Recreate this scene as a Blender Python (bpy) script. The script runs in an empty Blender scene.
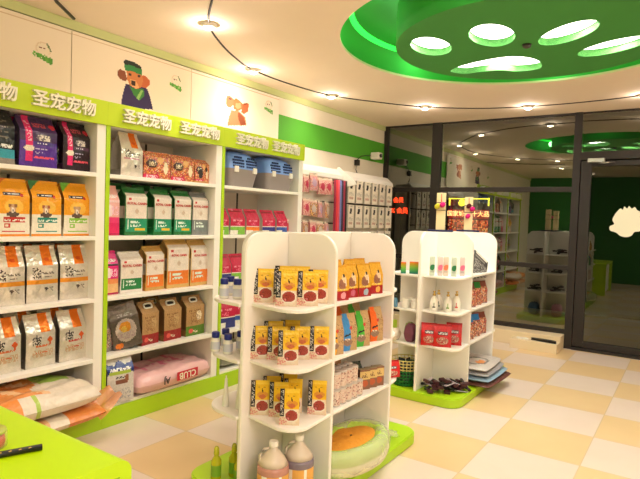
import bpy, bmesh, math, random
import numpy as np
from mathutils import Matrix, Vector
random.seed(4)
S = bpy.context.scene
COL = S.collection
PI = math.pi
R_ = math.radians

# ------------------------------------------------------------------ materials
def s2l(c):
    return tuple((x/12.92 if x <= .04045 else ((x+.055)/1.055)**2.4) for x in c)
def rgb(*c):
    return tuple(x/255 for x in c)
def sinput(b, name, v):
    if name in b.inputs: b.inputs[name].default_value = v
def mat(name, c, rough=.5, metal=0., emit=None, es=0., noise=0., alpha=1., bump=0., bscale=40., trans=0., coat=0.):
    m = bpy.data.materials.new(name); m.use_nodes = True
    nt = m.node_tree; b = nt.nodes['Principled BSDF']
    lc = s2l(c)
    b.inputs['Base Color'].default_value = (*lc, 1)
    b.inputs['Roughness'].default_value = rough
    b.inputs['Metallic'].default_value = metal
    sinput(b, 'Coat Weight', coat); sinput(b, 'Transmission Weight', trans)
    b.inputs['Alpha'].default_value = alpha
    if emit:
        b.inputs['Emission Color'].default_value = (*s2l(emit), 1); b.inputs['Emission Strength'].default_value = es
    tc = nt.nodes.new('ShaderNodeTexCoord')
    if noise:
        n = nt.nodes.new('ShaderNodeTexNoise'); n.inputs['Scale'].default_value = 6
        nt.links.new(tc.outputs['Object'], n.inputs['Vector'])
        r = nt.nodes.new('ShaderNodeMixRGB'); r.inputs[1].default_value = (*[x*(1-noise) for x in lc], 1); r.inputs[2].default_value = (*[min(1, x*(1+noise)) for x in lc], 1)
        nt.links.new(n.outputs[0], r.inputs[0]); nt.links.new(r.outputs[0], b.inputs['Base Color'])
    if bump:
        n = nt.nodes.new('ShaderNodeTexNoise'); n.inputs['Scale'].default_value = bscale
        nt.links.new(tc.outputs['Object'], n.inputs['Vector'])
        bp = nt.nodes.new('ShaderNodeBump'); bp.inputs['Strength'].default_value = bump; bp.inputs['Distance'].default_value = .02
        nt.links.new(n.outputs[0], bp.inputs['Height']); nt.links.new(bp.outputs[0], b.inputs['Normal'])
    return m
def painted(name, rough, metal=0., bump=0., bscale=30., emit=0.):
    m = mat(name, (1, 1, 1), rough, metal, bump=bump, bscale=bscale)
    nt = m.node_tree; b = nt.nodes['Principled BSDF']
    a = nt.nodes.new('ShaderNodeAttribute'); a.attribute_name = 'Col'
    nt.links.new(a.outputs['Color'], b.inputs['Base Color'])
    if emit:
        nt.links.new(a.outputs['Color'], b.inputs['Emission Color']); b.inputs['Emission Strength'].default_value = emit
    return m
M = {}
M['wall'] = mat('wall_paint', rgb(248, 238, 220), .8, noise=.03)
M['ceil'] = mat('ceiling_paint', rgb(252, 232, 210), .85, noise=.02)
M['band'] = mat('pale_green_paint', rgb(216, 224, 160), .8, noise=.03)
M['stripe'] = mat('green_stripe_paint', rgb(88, 178, 48), .7, noise=.03)
M['bgreen'] = mat('green_wall_paint', rgb(30, 120, 40), .8, noise=.05)
M['disc'] = mat('green_ceiling_paint', rgb(66, 148, 66), .75, noise=.04)
M['recess'] = mat('recess_green_paint', rgb(84, 186, 92), .7, noise=.04)
M['rim'] = mat('pale_rim_paint', rgb(140, 215, 110), .7, noise=.04)
M['white'] = mat('white_laminate', rgb(250, 245, 236), .38, noise=.015)
M['cream'] = mat('cream_back_panel', rgb(240, 228, 210), .6, noise=.02)
M['lime'] = mat('lime_laminate', rgb(178, 218, 22), .4, noise=.03)
M['limehead'] = mat('lime_header', rgb(196, 222, 30), .45, noise=.03)
M['table'] = mat('lime_table_gloss', rgb(190, 232, 0), .3, noise=.02)
M['letter'] = mat('white_lettering', rgb(250, 245, 225), .5, noise=.01)
M['frame'] = mat('dark_bronze_frame', rgb(36, 29, 27), .5, noise=.1)
M['black'] = mat('black_plastic', rgb(22, 20, 22), .4, noise=.1)
M['steel'] = mat('brushed_steel', rgb(190, 188, 182), .3, .9, noise=.05)
M['dark'] = mat('dark_groove', rgb(60, 50, 45), .7, noise=.1)
M['lamp'] = mat('lamp_glow', (1, 1, 1), .5, emit=rgb(255, 238, 205), es=30)
M['paw'] = mat('paw_glow', (1, 1, 1), .5, emit=rgb(255, 250, 238), es=4)
M['ledgreen'] = mat('green_led', (.2, 1, .3), .5, emit=rgb(60, 255, 90), es=1.2)
M['outside'] = mat('night_facade', rgb(30, 28, 27), .7, noise=.2)
M['redled'] = mat('red_led', (1, .1, 0), .5, emit=rgb(255, 60, 25), es=5)
M['hotled'] = mat('hot_led', (1, .6, .3), .5, emit=rgb(255, 190, 120), es=3.5)
M['redboard'] = mat('red_board', rgb(90, 14, 6), .5, emit=rgb(225, 45, 10), es=.45)
M['yelled'] = mat('yellow_led', (1, 1, 0), .5, emit=rgb(250, 235, 60), es=2.5)
M['orangepic'] = mat('orange_picture', rgb(190, 80, 40), .5, emit=rgb(230, 110, 60), es=.7, noise=.5)
M['curb'] = mat('stone_curb', rgb(236, 216, 180), .4, noise=.04)
M['paper'] = painted('printed_paper', .6, bump=.25, bscale=25)
M['gloss'] = painted('printed_film', .28, bump=.6, bscale=16)
M['foil'] = painted('printed_foil', .28, .5, bump=1., bscale=13)
M['print'] = painted('printed_board', .55)
M['bluecap'] = mat('navy_cap', rgb(30, 40, 130), .35, noise=.05)
M['whitepl'] = mat('white_plastic', rgb(246, 240, 228), .3, noise=.02)
M['clear'] = mat('clear_film', rgb(240, 235, 215), .12, alpha=.35, bump=.6, bscale=18)
M['clear2'] = mat('clear_tube', rgb(240, 238, 225), .1, alpha=.45)
M['gold'] = mat('gold_cap', rgb(205, 170, 90), .3, .5, noise=.05)
M['jugpink'] = mat('pink_liquid_jug', rgb(196, 140, 124), .25, noise=.05)
M['jugblue'] = mat('grey_liquid_jug', rgb(130, 118, 130), .25, noise=.05)
M['jugtop'] = mat('frosted_jug', rgb(226, 210, 190), .3, noise=.03)
M['ygreen'] = mat('yellow_green_liquid', rgb(205, 205, 40), .2, alpha=.8, noise=.1)
M['carrier'] = mat('blue_plastic', rgb(128, 165, 232), .4, noise=.04)
M['carrierd'] = mat('vent_shadow', rgb(40, 58, 105), .6, noise=.04)
M['carrierg'] = mat('grey_plastic', rgb(160, 148, 146), .5, noise=.04)
M['navy'] = mat('navy_base', rgb(22, 26, 80), .4, noise=.05)
M['tan'] = mat('tan_card', rgb(236, 212, 160), .6, noise=.05)
M['pink'] = mat('pink_pompom', rgb(235, 30, 130), .9, bump=1, bscale=120)
M['yellowp'] = mat('yellow_pompom', rgb(215, 205, 50), .9, bump=1, bscale=120)
M['brownp'] = mat('brown_pompom', rgb(90, 25, 25), .9, bump=1, bscale=120)
M['basket'] = mat('green_basket', rgb(20, 120, 50), .5, noise=.05)
M['basketrim'] = mat('cream_basket', rgb(220, 205, 130), .5, noise=.05)
M['bedlime'] = mat('lime_plush', rgb(190, 222, 90), .9, bump=.6, bscale=60)
M['bedcream'] = mat('cream_plush', rgb(232, 228, 190), .9, bump=.6, bscale=60)
M['bedorange'] = mat('orange_plush', rgb(238, 160, 50), .9, bump=.8, bscale=30)
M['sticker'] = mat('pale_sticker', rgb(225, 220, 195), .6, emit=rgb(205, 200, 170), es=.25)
M['candy'] = mat('red_candy', rgb(210, 50, 55), .4, noise=.3)

def glass(name, fac, tint):
    m = bpy.data.materials.new(name); m.use_nodes = True
    nt = m.node_tree; nt.nodes.clear()
    o = nt.nodes.new('ShaderNodeOutputMaterial'); mx = nt.nodes.new('ShaderNodeMixShader')
    g = nt.nodes.new('ShaderNodeBsdfGlossy'); g.inputs['Roughness'].default_value = 0; g.inputs['Color'].default_value = (.95, 1, .92, 1)
    t = nt.nodes.new('ShaderNodeBsdfTransparent'); t.inputs['Color'].default_value = (*tint, 1)
    mx.inputs[0].default_value = fac
    nt.links.new(t.outputs[0], mx.inputs[1]); nt.links.new(g.outputs[0], mx.inputs[2]); nt.links.new(mx.outputs[0], o.inputs[0])
    return m
M['glass'] = glass('window_glass', .22, (.75, .78, .72))
M['doorglass'] = glass('tinted_door_glass', .075, (.4, .4, .38))

def floor_mat():
    m = mat('checker_tiles', (1, 1, 1), .28)
    nt = m.node_tree; b = nt.nodes['Principled BSDF']
    tc = nt.nodes.new('ShaderNodeTexCoord'); mp = nt.nodes.new('ShaderNodeMapping')
    mp.inputs['Location'].default_value = (-3.3/.6+20, -1.132/.6+20, .5); mp.inputs['Scale'].default_value = (1/.6, 1/.6, 0)
    nt.links.new(tc.outputs['Object'], mp.inputs[0])
    ck = nt.nodes.new('ShaderNodeTexChecker'); ck.inputs['Scale'].default_value = 1
    ck.inputs[1].default_value = (*s2l(rgb(238, 220, 208)), 1); ck.inputs[2].default_value = (*s2l(rgb(238, 208, 160)), 1)
    nt.links.new(mp.outputs[0], ck.inputs[0])
    sp = nt.nodes.new('ShaderNodeSeparateXYZ'); nt.links.new(mp.outputs[0], sp.inputs[0])
    lines = []
    for k in (0, 1):
        f = nt.nodes.new('ShaderNodeMath'); f.operation = 'FRACT'; nt.links.new(sp.outputs[k], f.inputs[0])
        l = nt.nodes.new('ShaderNodeMath'); l.operation = 'LESS_THAN'; l.inputs[1].default_value = .012; nt.links.new(f.outputs[0], l.inputs[0]); lines.append(l)
    mxm = nt.nodes.new('ShaderNodeMath'); mxm.operation = 'MAXIMUM'; nt.links.new(lines[0].outputs[0], mxm.inputs[0]); nt.links.new(lines[1].outputs[0], mxm.inputs[1])
    ns = nt.nodes.new('ShaderNodeTexNoise'); ns.inputs['Scale'].default_value = 2.5; nt.links.new(tc.outputs['Object'], ns.inputs[0])
    mv = nt.nodes.new('ShaderNodeMixRGB'); mv.blend_type = 'MULTIPLY'; mv.inputs[2].default_value = (.9, .86, .8, 1)
    nt.links.new(ns.outputs[0], mv.inputs[0]); nt.links.new(ck.outputs[0], mv.inputs[1])
    mg = nt.nodes.new('ShaderNodeMixRGB'); mg.inputs[2].default_value = (*s2l(rgb(214, 190, 150)), 1)
    nt.links.new(mxm.outputs[0], mg.inputs[0]); nt.links.new(mv.outputs[0], mg.inputs[1]); nt.links.new(mg.outputs[0], b.inputs['Base Color'])
    return m
M['floor'] = floor_mat()

# ------------------------------------------------------------------ mesh helpers
def new_obj(name, me, parent=None, loc=(0, 0, 0), rot=(0, 0, 0), scale=(1, 1, 1)):
    o = bpy.data.objects.new(name, me); COL.objects.link(o)
    o.location = loc; o.rotation_euler = rot; o.scale = scale
    if parent: o.parent = parent
    return o
def tag(o, label=None, cat=None, group=None, kind=None):
    if label: o['label'] = label
    if cat: o['category'] = cat
    if group: o['group'] = group
    if kind: o['kind'] = kind
    return o
def finish(bm, name, mats, smooth=False):
    me = bpy.data.meshes.new(name); bm.normal_update(); bm.to_mesh(me); bm.free()
    for m in (mats if isinstance(mats, (list, tuple)) else [mats]): me.materials.append(m if not isinstance(m, str) else M[m])
    if smooth:
        for p in me.polygons: p.use_smooth = True
    return me
def bxa(bm, x0, x1, y0, y1, z0, z1, mi=0, bev=0.):
    r = bmesh.ops.create_cube(bm, size=1, matrix=Matrix.Translation(((x0+x1)/2, (y0+y1)/2, (z0+z1)/2)) @ Matrix.Diagonal((abs(x1-x0), abs(y1-y0), abs(z1-z0), 1)))
    vs = r['verts']; fs = {f for v in vs for f in v.link_faces}
    for f in fs: f.material_index = mi
    if bev:
        es = list({e for v in vs for e in v.link_edges})
        rr = bmesh.ops.bevel(bm, geom=es, offset=bev, segments=2, affect='EDGES', profile=.6)
        for f in rr['faces']: f.material_index = mi
def box_me(name, dims, m, bev=0.):
    bm = bmesh.new(); bxa(bm, *dims, bev=bev); return finish(bm, name, m)
def prism_me(name, pts, z0, z1, m, axis='z', bev=0., bm=None, fin=True):
    """extrude a 2-D outline. axis z: pts=(x,y); axis y: pts=(x,z); axis x: pts=(y,z)"""
    bm = bm or bmesh.new()
    def P(p, h): return {'z': (p[0], p[1], h), 'y': (p[0], h, p[1]), 'x': (h, p[0], p[1])}[axis]
    a = [bm.verts.new(P(p, z0)) for p in pts]; b = [bm.verts.new(P(p, z1)) for p in pts]
    n = len(pts); fs = [bm.faces.new(a), bm.faces.new(b[::-1])]
    for i in range(n): fs.append(bm.faces.new((a[i], b[i], b[(i+1) % n], a[(i+1) % n])))
    bmesh.ops.recalc_face_normals(bm, faces=fs)
    if bev:
        es = [e for f in fs[:2] for e in f.edges]
        bmesh.ops.bevel(bm, geom=es, offset=bev, segments=2, affect='EDGES')
    return finish(bm, name, m) if fin else bm
def lathe(bm, prof, cx=0, cy=0, z0=0, seg=20, mi=0, cap=True):
    rings = []
    for r, z in prof:
        rings.append([bm.verts.new((cx+r*math.cos(2*PI*i/seg), cy+r*math.sin(2*PI*i/seg), z0+z)) for i in range(seg)])
    for a, b in zip(rings, rings[1:]):
        for i in range(seg):
            f = bm.faces.new((a[i], a[(i+1) % seg], b[(i+1) % seg], b[i])); f.material_index = mi; f.smooth = True
    if cap:
        bm.faces.new(rings[0][::-1]).material_index = mi; bm.faces.new(rings[-1]).material_index = mi
def lathe_me(name, prof, m, seg=20, **k):
    bm = bmesh.new(); lathe(bm, prof, seg=seg, **k); return finish(bm, name, m)
def tube(bm, pts, r, seg=8, mi=0):
    pts = [Vector(p) for p in pts]; rings = []
    for i, p in enumerate(pts):
        d = (pts[min(i+1, len(pts)-1)]-pts[max(i-1, 0)]).normalized()
        up = Vector((0, 0, 1)) if abs(d.z) < .9 else Vector((1, 0, 0))
        a = d.cross(up).normalized(); b = a.cross(d)
        rings.append([bm.verts.new(p+r*(math.cos(2*PI*k/seg)*a+math.sin(2*PI*k/seg)*b)) for k in range(seg)])
    for a, b in zip(rings, rings[1:]):
        for k in range(seg):
            f = bm.faces.new((a[k], a[(k+1) % seg], b[(k+1) % seg], b[k])); f.material_index = mi; f.smooth = True
    bm.faces.new(rings[0][::-1]).material_index = mi; bm.faces.new(rings[-1]).material_index = mi
def tube_me(name, pts, r, m, seg=8):
    bm = bmesh.new(); tube(bm, pts, r, seg); bmesh.ops.recalc_face_normals(bm, faces=bm.faces[:]); return finish(bm, name, m)
def curve_me(name, loops, extrude, m):
    """flat 2-D filled outlines with holes (XY plane), extruded along z both ways"""
    cu = bpy.data.curves.new(name, 'CURVE'); cu.dimensions = '2D'; cu.fill_mode = 'BOTH'; cu.extrude = extrude
    for L in loops:
        sp = cu.splines.new('POLY'); sp.points.add(len(L)-1)
        for i, (x, y) in enumerate(L): sp.points[i].co = (x, y, 0, 1)
        sp.use_cyclic_u = True
    return to_mesh(name, cu, m)
def to_mesh(name, cu, m):
    o = bpy.data.objects.new(name, cu); COL.objects.link(o)
    dg = bpy.context.evaluated_depsgraph_get(); dg.update()
    me = bpy.data.meshes.new_from_object(o.evaluated_get(dg)); me.name = name
    bpy.data.objects.remove(o); bpy.data.curves.remove(cu)
    me.materials.clear(); me.materials.append(M[m] if isinstance(m, str) else m)
    return me
def text_me(name, s, size, m, ext=.004, flip=False, bold=.0):
    cu = bpy.data.curves.new(name, 'FONT'); cu.body = s; cu.size = size; cu.extrude = ext; cu.align_x = 'CENTER'; cu.align_y = 'CENTER'; cu.offset = bold
    cu.resolution_u = 3
    return to_mesh(name, cu, m)

# ------------------------------------------------------------------ painted things
class Canvas:
    def __init__(s, nu, nv, c):
        s.nu, s.nv = nu, nv; s.a = np.zeros((nv, nu, 4)); s.a[:, :, :3] = rgb(*c); s.a[:, :, 3] = 1
        s.U, s.V = np.meshgrid((np.arange(nu)+.5)/nu, (np.arange(nv)+.5)/nv)
    def m(s, mask, c): s.a[mask, :3] = rgb(*c); s.a[mask, 3] = 1; return s
    def rect(s, u0, v0, u1, v1, c): return s.m((s.U >= u0) & (s.U < u1) & (s.V >= v0) & (s.V < v1), c)
    def ell(s, u, v, ru, rv, c): return s.m(((s.U-u)/ru)**2+((s.V-v)/rv)**2 < 1, c)
    def poly(s, pts, c):
        ins = np.zeros(s.U.shape, bool); n = len(pts)
        for i in range(n):
            x1, y1 = pts[i]; x2, y2 = pts[(i+1) % n]
            if y1 == y2: continue
            cond = ((y1 > s.V) != (y2 > s.V)) & (s.U < (x2-x1)*(s.V-y1)/(y2-y1)+x1)
            ins ^= cond
        return s.m(ins, c)
    def scrib(s, u0, v0, u1, v1, c, p=.55, seed=1):
        rs = np.random.RandomState(seed)
        mask = (s.U >= u0) & (s.U < u1) & (s.V >= v0) & (s.V < v1) & (rs.rand(*s.U.shape) < p)
        return s.m(mask, c)
    def speck(s, u0, v0, u1, v1, cols, p=.5, seed=2):
        for k, c in enumerate(cols): s.scrib(u0, v0, u1, v1, c, p/len(cols)*1.3, seed+k*7)
        return s
    def vary(s, amt, seed=3):
        rs = np.random.RandomState(seed)
        s.a[:, :, :3] = np.clip(s.a[:, :, :3]*(1+amt*(rs.rand(s.nv, s.nu, 1)-.5)), 0, 1); return s
def set_cols(me, cols):
    at = me.color_attributes.new('Col', 'BYTE_COLOR', 'CORNER')
    out = np.empty((len(me.loops), 4), 'f'); k = 0
    for p in me.polygons:
        n = p.loop_total; out[p.loop_start:p.loop_start+n] = cols[p.index]
    at.data.foreach_set('color_srgb', out.ravel())
def bag_me(name, cv, w, h, d, side, back, m='gloss', shoulder=.72, seal=.93, pinch=.93, bulge=.012, top=None, lean=0.):
    """upright gusseted bag: painted front (-y), folding sides, thin seal on top"""
    nu, nv = cv.nu, cv.nv; ns, nb = 4, 6
    verts = []; faces = []; cols = []
    rs = np.random.RandomState(len(name)*7+nu)
    for j in range(nv+1):
        v = j/nv
        if v < shoulder: t = 1.0
        elif v < seal: t = 1-(v-shoulder)/(seal-shoulder)*.93
        else: t = .07
        ww = w*(1-.03*math.sin(PI*v)) * (1 if v < shoulder else 1-(1-pinch)*min(1, (v-shoulder)/(seal-shoulder)))
        dd = d*t; by = bulge*math.sin(PI*min(1, v/shoulder)) if v < shoulder else 0
        y0 = lean*v
        for i in range(nu):
            u = i/nu; verts.append((ww*(u-.5), y0-dd/2-by*math.sin(PI*u)+rs.uniform(-1, 1)*.0012, h*v))
        for i in range(ns):
            s = i/ns; g = .22*dd*math.sin(PI*s) if v > .15 else 0
            verts.append((ww/2-g, y0-dd/2+dd*s, h*v))
        for i in range(nb):
            u = i/nb; verts.append((ww*(.5-u), y0+dd/2+by*math.sin(PI*u), h*v))
        for i in range(ns):
            s = i/ns; g = .22*dd*math.sin(PI*s) if v > .15 else 0
            verts.append((-ww/2+g, y0+dd/2-dd*s, h*v))
    n = nu+ns*2+nb
    for j in range(nv):
        for i in range(n):
            faces.append((j*n+i, j*n+(i+1) % n, (j+1)*n+(i+1) % n, (j+1)*n+i))
            if i < nu: cols.append(tuple(cv.a[j, i]))
            elif nu+ns <= i < nu+ns+nb: cols.append((*rgb(*back), 1))
            else: cols.append((*rgb(*side((j+.5)/nv)), 1) if callable(side) else (*rgb(*side), 1))
    faces.append(tuple(range(n))[::-1]); cols.append((*rgb(*back), 1))
    faces.append(tuple(nv*n+i for i in range(n))); cols.append((*rgb(*(top or back)), 1))
    me = bpy.data.meshes.new(name); me.from_pydata(verts, [], faces); me.update(); set_cols(me, cols); me.materials.append(M[m])
    for p in me.polygons: p.use_smooth = p.index < len(faces)-2
    me.set_sharp_from_angle(angle=R_(50))
    return me
def box_print_me(name, cv, w, h, d, side, topc, m='print'):
    verts = []; faces = []; cols = []
    nu, nv = cv.nu, cv.nv
    for j in range(nv+1):
        for i in range(nu+1): verts.append((w*(i/nu-.5), -d/2, h*j/nv))
    for j in range(nv):
        for i in range(nu):
            a = j*(nu+1)+i; faces.append((a, a+1, a+nu+2, a+nu+1)); cols.append(tuple(cv.a[j, i]))
    k = len(verts)
    verts += [(-w/2, -d/2, 0), (w/2, -d/2, 0), (w/2, d/2, 0), (-w/2, d/2, 0), (-w/2, -d/2, h), (w/2, -d/2, h), (w/2, d/2, h), (-w/2, d/2, h)]
    for f, c in (((1, 2, 6, 5), side), ((2, 3, 7, 6), side), ((3, 0, 4, 7), side), ((4, 5, 6, 7), topc), ((3, 2, 1, 0), side)):
        faces.append(tuple(k+q for q in f)); cols.append((*rgb(*c), 1))
    me = bpy.data.meshes.new(name); me.from_pydata(verts, [], faces); me.update(); set_cols(me, cols); me.materials.append(M[m])
    return me
def pillow_me(name, w, d, h, colf, m='gloss', nx=40, ny=26, e=.45, seed=1, lump=.06):
    """soft sack lying down, colour function of (u,v,up) in -1..1"""
    rs = random.Random(seed); ph = [rs.uniform(0, 6) for _ in range(6)]
    bm = bmesh.new(); top = []; bot = []
    def H(u, v): return max(0, (1-abs(u)**5)*(1-abs(v)**4))**e
    def grid(sgn):
        g = []
        for j in range(ny+1):
            row = []
            for i in range(nx+1):
                u = 2*i/nx-1; v = 2*j/ny-1; hh = H(u, v)
                l = lump*(math.sin(7*u+ph[0]+3*v)+math.sin(11*v+ph[1]-4*u)+.6*math.sin(23*u+ph[2])*math.sin(17*v+ph[3]))
                z = h/2+sgn*h/2*hh*(1+(l if sgn > 0 else 0))
                c = 1-.06*(abs(u)*abs(v))**2
                row.append(bm.verts.new((w/2*u*c, d/2*v*c, z)))
            g.append(row)
        return g
    T = grid(1); B = grid(-1); cols = []; fs = []
    for g, up in ((T, 1), (B, -1)):
        for j in range(ny):
            for i in range(nx):
                q = (g[j][i], g[j][i+1], g[j+1][i+1], g[j+1][i])
                f = bm.faces.new(q if up > 0 else q[::-1]); f.smooth = True
                cols.append((*rgb(*colf((2*(i+.5)/nx-1), (2*(j+.5)/ny-1), up)), 1))
    me = finish(bm, name, m); set_cols(me, cols)
    return me

KIND = {}
def inst(kind, name, loc, rz, label, cat, group=None, scale=(1, 1, 1), rot=None):
    me, kids = KIND[kind]
    o = new_obj(name, me, None, loc, rot or (0, 0, rz), scale)
    for (cn, cm, cl, cr) in kids: new_obj(cn, cm, o, cl, cr)
    tag(o, label, cat, group)
    return o
ORD = ['leftmost', 'second from left', 'third from left', 'fourth from left', 'fifth from left', 'sixth from left', 'seventh from left']

# ================================================================== SETTING
X1, YL, XB, YR, ZC = 7.6, 4.0, -2.4, -3.2, 3.0
def struct(name, me, parent=None, **k):
    o = new_obj(name, me, parent, **k)
    if not parent: o['kind'] = 'structure'
    return o
struct('floor', box_me('floor', (XB-.1, X1+4.5, YR-.1, YL+2.1, -.1, 0), 'floor'))
wl = struct('wall_left', box_me('wall_left', (XB-.1, X1+.08, YL, YL+.1, 0, 3.5), 'wall'))
struct('trim_1', box_me('green_stripe', (4.7, X1, YL-.006, YL, 2.43, 2.735), 'stripe'))
struct('trim_2', box_me('pale_band', (XB, X1, YL-.02, YL, 2.93, 3.0), 'band'))
struct('wall_back', box_me('wall_back', (XB-.1, XB, YR, YL, 0, 3.5), 'bgreen'))
struct('wall_right', box_me('wall_right', (XB-.1, X1+.08, YR-.1, YR, 0, 3.5), 'wall'))
# ceiling with the round opening
def circ(cx, cy, r, n=96, rot=0, a=1, b=1):
    return [(cx+r*(a*math.cos(t)*math.cos(rot)-b*math.sin(t)*math.sin(rot)), cy+r*(a*math.cos(t)*math.sin(rot)+b*math.sin(t)*math.cos(rot))) for t in [2*PI*i/n for i in range(n)]]
CX, CY, RO = 4.45, 1.2, 1.40
ceil = struct('ceiling', curve_me('ceiling', [[(XB-.1, YR-.1), (X1+.1, YR-.1), (X1+.1, YL+.1), (XB-.1, YL+.1)], circ(CX, CY, RO)], .01, 'ceil'))
ceil.data.transform(Matrix.Translation((0, 0, ZC+.01)))
bm = bmesh.new()
lathe(bm, [(RO, 0), (RO+.02, .02), (RO+.02, .36), (0.01, .36)], CX, CY, ZC+.015, 96, 0, cap=False)
bmesh.ops.reverse_faces(bm, faces=bm.faces[:])
new_obj('recess', finish(bm, 'recess', 'recess'), ceil)
k = .965
def el(cx, cy, a, b, deg): return circ(cx*k, cy*k, 1, 40, R_(deg), a*k, b*k)
def smooth_loop(P, n=6):
    out = []; N = len(P)
    for i in range(N):
        p0, p1, p2, p3 = P[i-1], P[i], P[(i+1) % N], P[(i+2) % N]
        for s in range(n):
            t = s/n
            out.append(tuple(.5*((2*p1[q])+(-p0[q]+p2[q])*t+(2*p0[q]-5*p1[q]+4*p2[q]-p3[q])*t*t+(-p0[q]+3*p1[q]-3*p2[q]+p3[q])*t**3) for q in (0, 1)))
    return out
toes = [el(4.28, 1.86, .25, .155, 5), el(4.25, 1.35, .27, .165, 5), el(4.46, .85, .29, .15, 46), el(4.95, .60, .30, .15, 62)]
pad = smooth_loop([(x*k, y*k) for x, y in [(5.06, 1.99), (4.93, 1.84), (4.85, 1.6), (4.84, 1.38), (4.95, 1.24), (5.13, 1.19), (5.33, 1.24), (5.34, 1.42), (5.22, 1.58), (5.2, 1.76), (5.2, 1.9)]])
DX, DY, DR = 4.46, 1.12, 1.03
disc = struct('disc', curve_me('dropped_disc', [circ(DX, DY, DR)]+toes+[pad], .045, 'disc'), parent=ceil, loc=(0, 0, 2.995)); disc.name = 'dropped_disc'
bm = bmesh.new()
lathe(bm, [(DR-.002, 0), (DR-.002, .22)], DX, DY, 3.04, 96, 0, cap=False)
new_obj('disc_drum', finish(bm, 'disc_drum', 'disc'), ceil)
bm = bmesh.new()
for L in toes+[pad]:
    a = [bm.verts.new((x, y, 2.951)) for x, y in L]; b = [bm.verts.new((x, y, 3.02)) for x, y in L]
    for i in range(len(L)): bm.faces.new((a[i], a[(i+1) % len(L)], b[(i+1) % len(L)], b[i]))
o = new_obj('opening_rims', finish(bm, 'opening_rims', 'rim'), ceil)
names = ['leftmost toe', 'second toe from left', 'third toe from left', 'rightmost toe', 'large main pad']
for L, nm in zip(toes+[pad], names):
    cx = sum(p[0] for p in L)/len(L); cy = sum(p[1] for p in L)/len(L)
    L2 = [(cx+(x-cx)*1.0, cy+(y-cy)*1.0) for x, y in L]
    o = new_obj('panel_light', prism_me('panel_light', [(x-cx, y-cy) for x, y in L2], 0, .01, 'paw'), None, (cx, cy, 3.005))
    tag(o, 'glowing white ceiling panel shaped as the %s of the paw print' % nm, 'ceiling light', 'paw print ceiling lights')
for (x, y, sz, en) in ((4.28*k, 1.86*k, .3, 8), (4.25*k, 1.35*k, .3, 8), (4.46*k, .85*k, .3, 8), (4.95*k, .6*k, .3, 8), (5.1*k, 1.5*k, .42, 14)):
    ld = bpy.data.lights.new('panel_glow', 'AREA'); ld.shape = 'DISK'; ld.size = sz*.9; ld.energy = en; ld.color = (1, .95, .88)
    new_obj('panel_glow', ld, None, (x, y, 3.0))
# green led ring in the recess
bm = bmesh.new(); lathe(bm, [(1.30, 0), (1.34, 0), (1.34, .03), (1.30, .03)], CX, CY, 3.2, 96, 0, cap=False)
o = new_obj('led_strip', finish(bm, 'led_strip', 'ledgreen'), None); tag(o, 'green glowing light strip circling inside the round ceiling recess', 'light strip')
o = new_obj('smoke_detector', lathe_me('smoke_detector', [(.012, -.03), (.03, -.02), (.035, 0), (.01, 0.001)], 'dark', 14), None, (4.42, 1.13, 2.95)); tag(o, 'small dark sprinkler head on the green paw print disc', 'sprinkler')

# glass front
W = tag(new_obj('window_1', None), kind='structure')
def fr(name, dims, parent, m='frame', bev=.004): return new_obj(name, box_me(name, dims, m, bev), parent)
fr('mullion', (X1-.04, X1+.05, 1.21, 1.30, 0, ZC), W)
fr('mullion', (X1-.04, X1+.05, 3.07, 3.21, 0, ZC), W)
fr('mullion', (X1-.03, X1+.05, 3.93, YL, .2, ZC), W)
fr('transom', (X1-.03, X1+.04, 1.3, YL, 2.0, 2.065), W)
fr('lower_rail', (X1-.03, X1+.04, 1.3, YL, 1.0, 1.06), W)
fr('sill_rail', (X1-.03, X1+.04, 1.3, YL, .18, .235), W)
fr('head_rail', (X1-.02, X1+.04, YR, YL, 2.975, ZC), W)
def pane(name, y0, y1, z0, z1, m='glass', x=X1, parent=None, ang=.55):
    me = bpy.data.meshes.new(name); h = (y1-y0)/2
    me.from_pydata([(0, -h, z0), (0, h, z0), (0, h, z1), (0, -h, z1)], [], [(0, 1, 2, 3)]); me.materials.append(M[m])
    return new_obj(name, me, parent, (x, (y0+y1)/2, 0), (0, 0, R_(ang)))
for y0, y1 in ((1.3, 3.07), (3.21, 3.93)):
    for z0, z1 in ((.235, 1.0), (1.06, 2.0), (2.065, 2.975)): pane('glass_pane', y0, y1, z0, z1, parent=W)
pane('glass_pane', YR, 1.21, 2.5, 2.975, parent=W)
D = tag(new_obj('door_1', None), kind='structure')
fr('door_header', (X1-.05, X1+.05, -1.0, 1.21, 2.40, 2.5), D)
fr('door_stile', (X1-.045, X1+.02, 1.08, 1.2, .05, 2.38), D)
fr('door_stile', (X1-.045, X1+.02, .0, .1, .05, 2.38), D)
fr('door_rail', (X1-.045, X1+.02, .1, 1.08, 2.32, 2.38), D)
fr('door_rail', (X1-.045, X1+.02, .1, 1.08, .04, .12), D)
fr('threshold', (X1-.06, X1+.05, -1.0, 1.21, 0, .035), D)
pane('door_glass', .1, 1.08, .12, 2.32, 'doorglass', X1-.01, D, .5)
c = new_obj('door_closer', box_me('door_closer', (X1-.11, X1-.05, .93, 1.12, 2.36, 2.41), 'steel', .006), D)
new_obj('closer_arm', tube_me('closer_arm', [(X1-.08, 1.0, 2.36), (X1-.2, .93, 2.34), (X1-.1, .82, 2.36)], .009, 'steel'), c)
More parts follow.
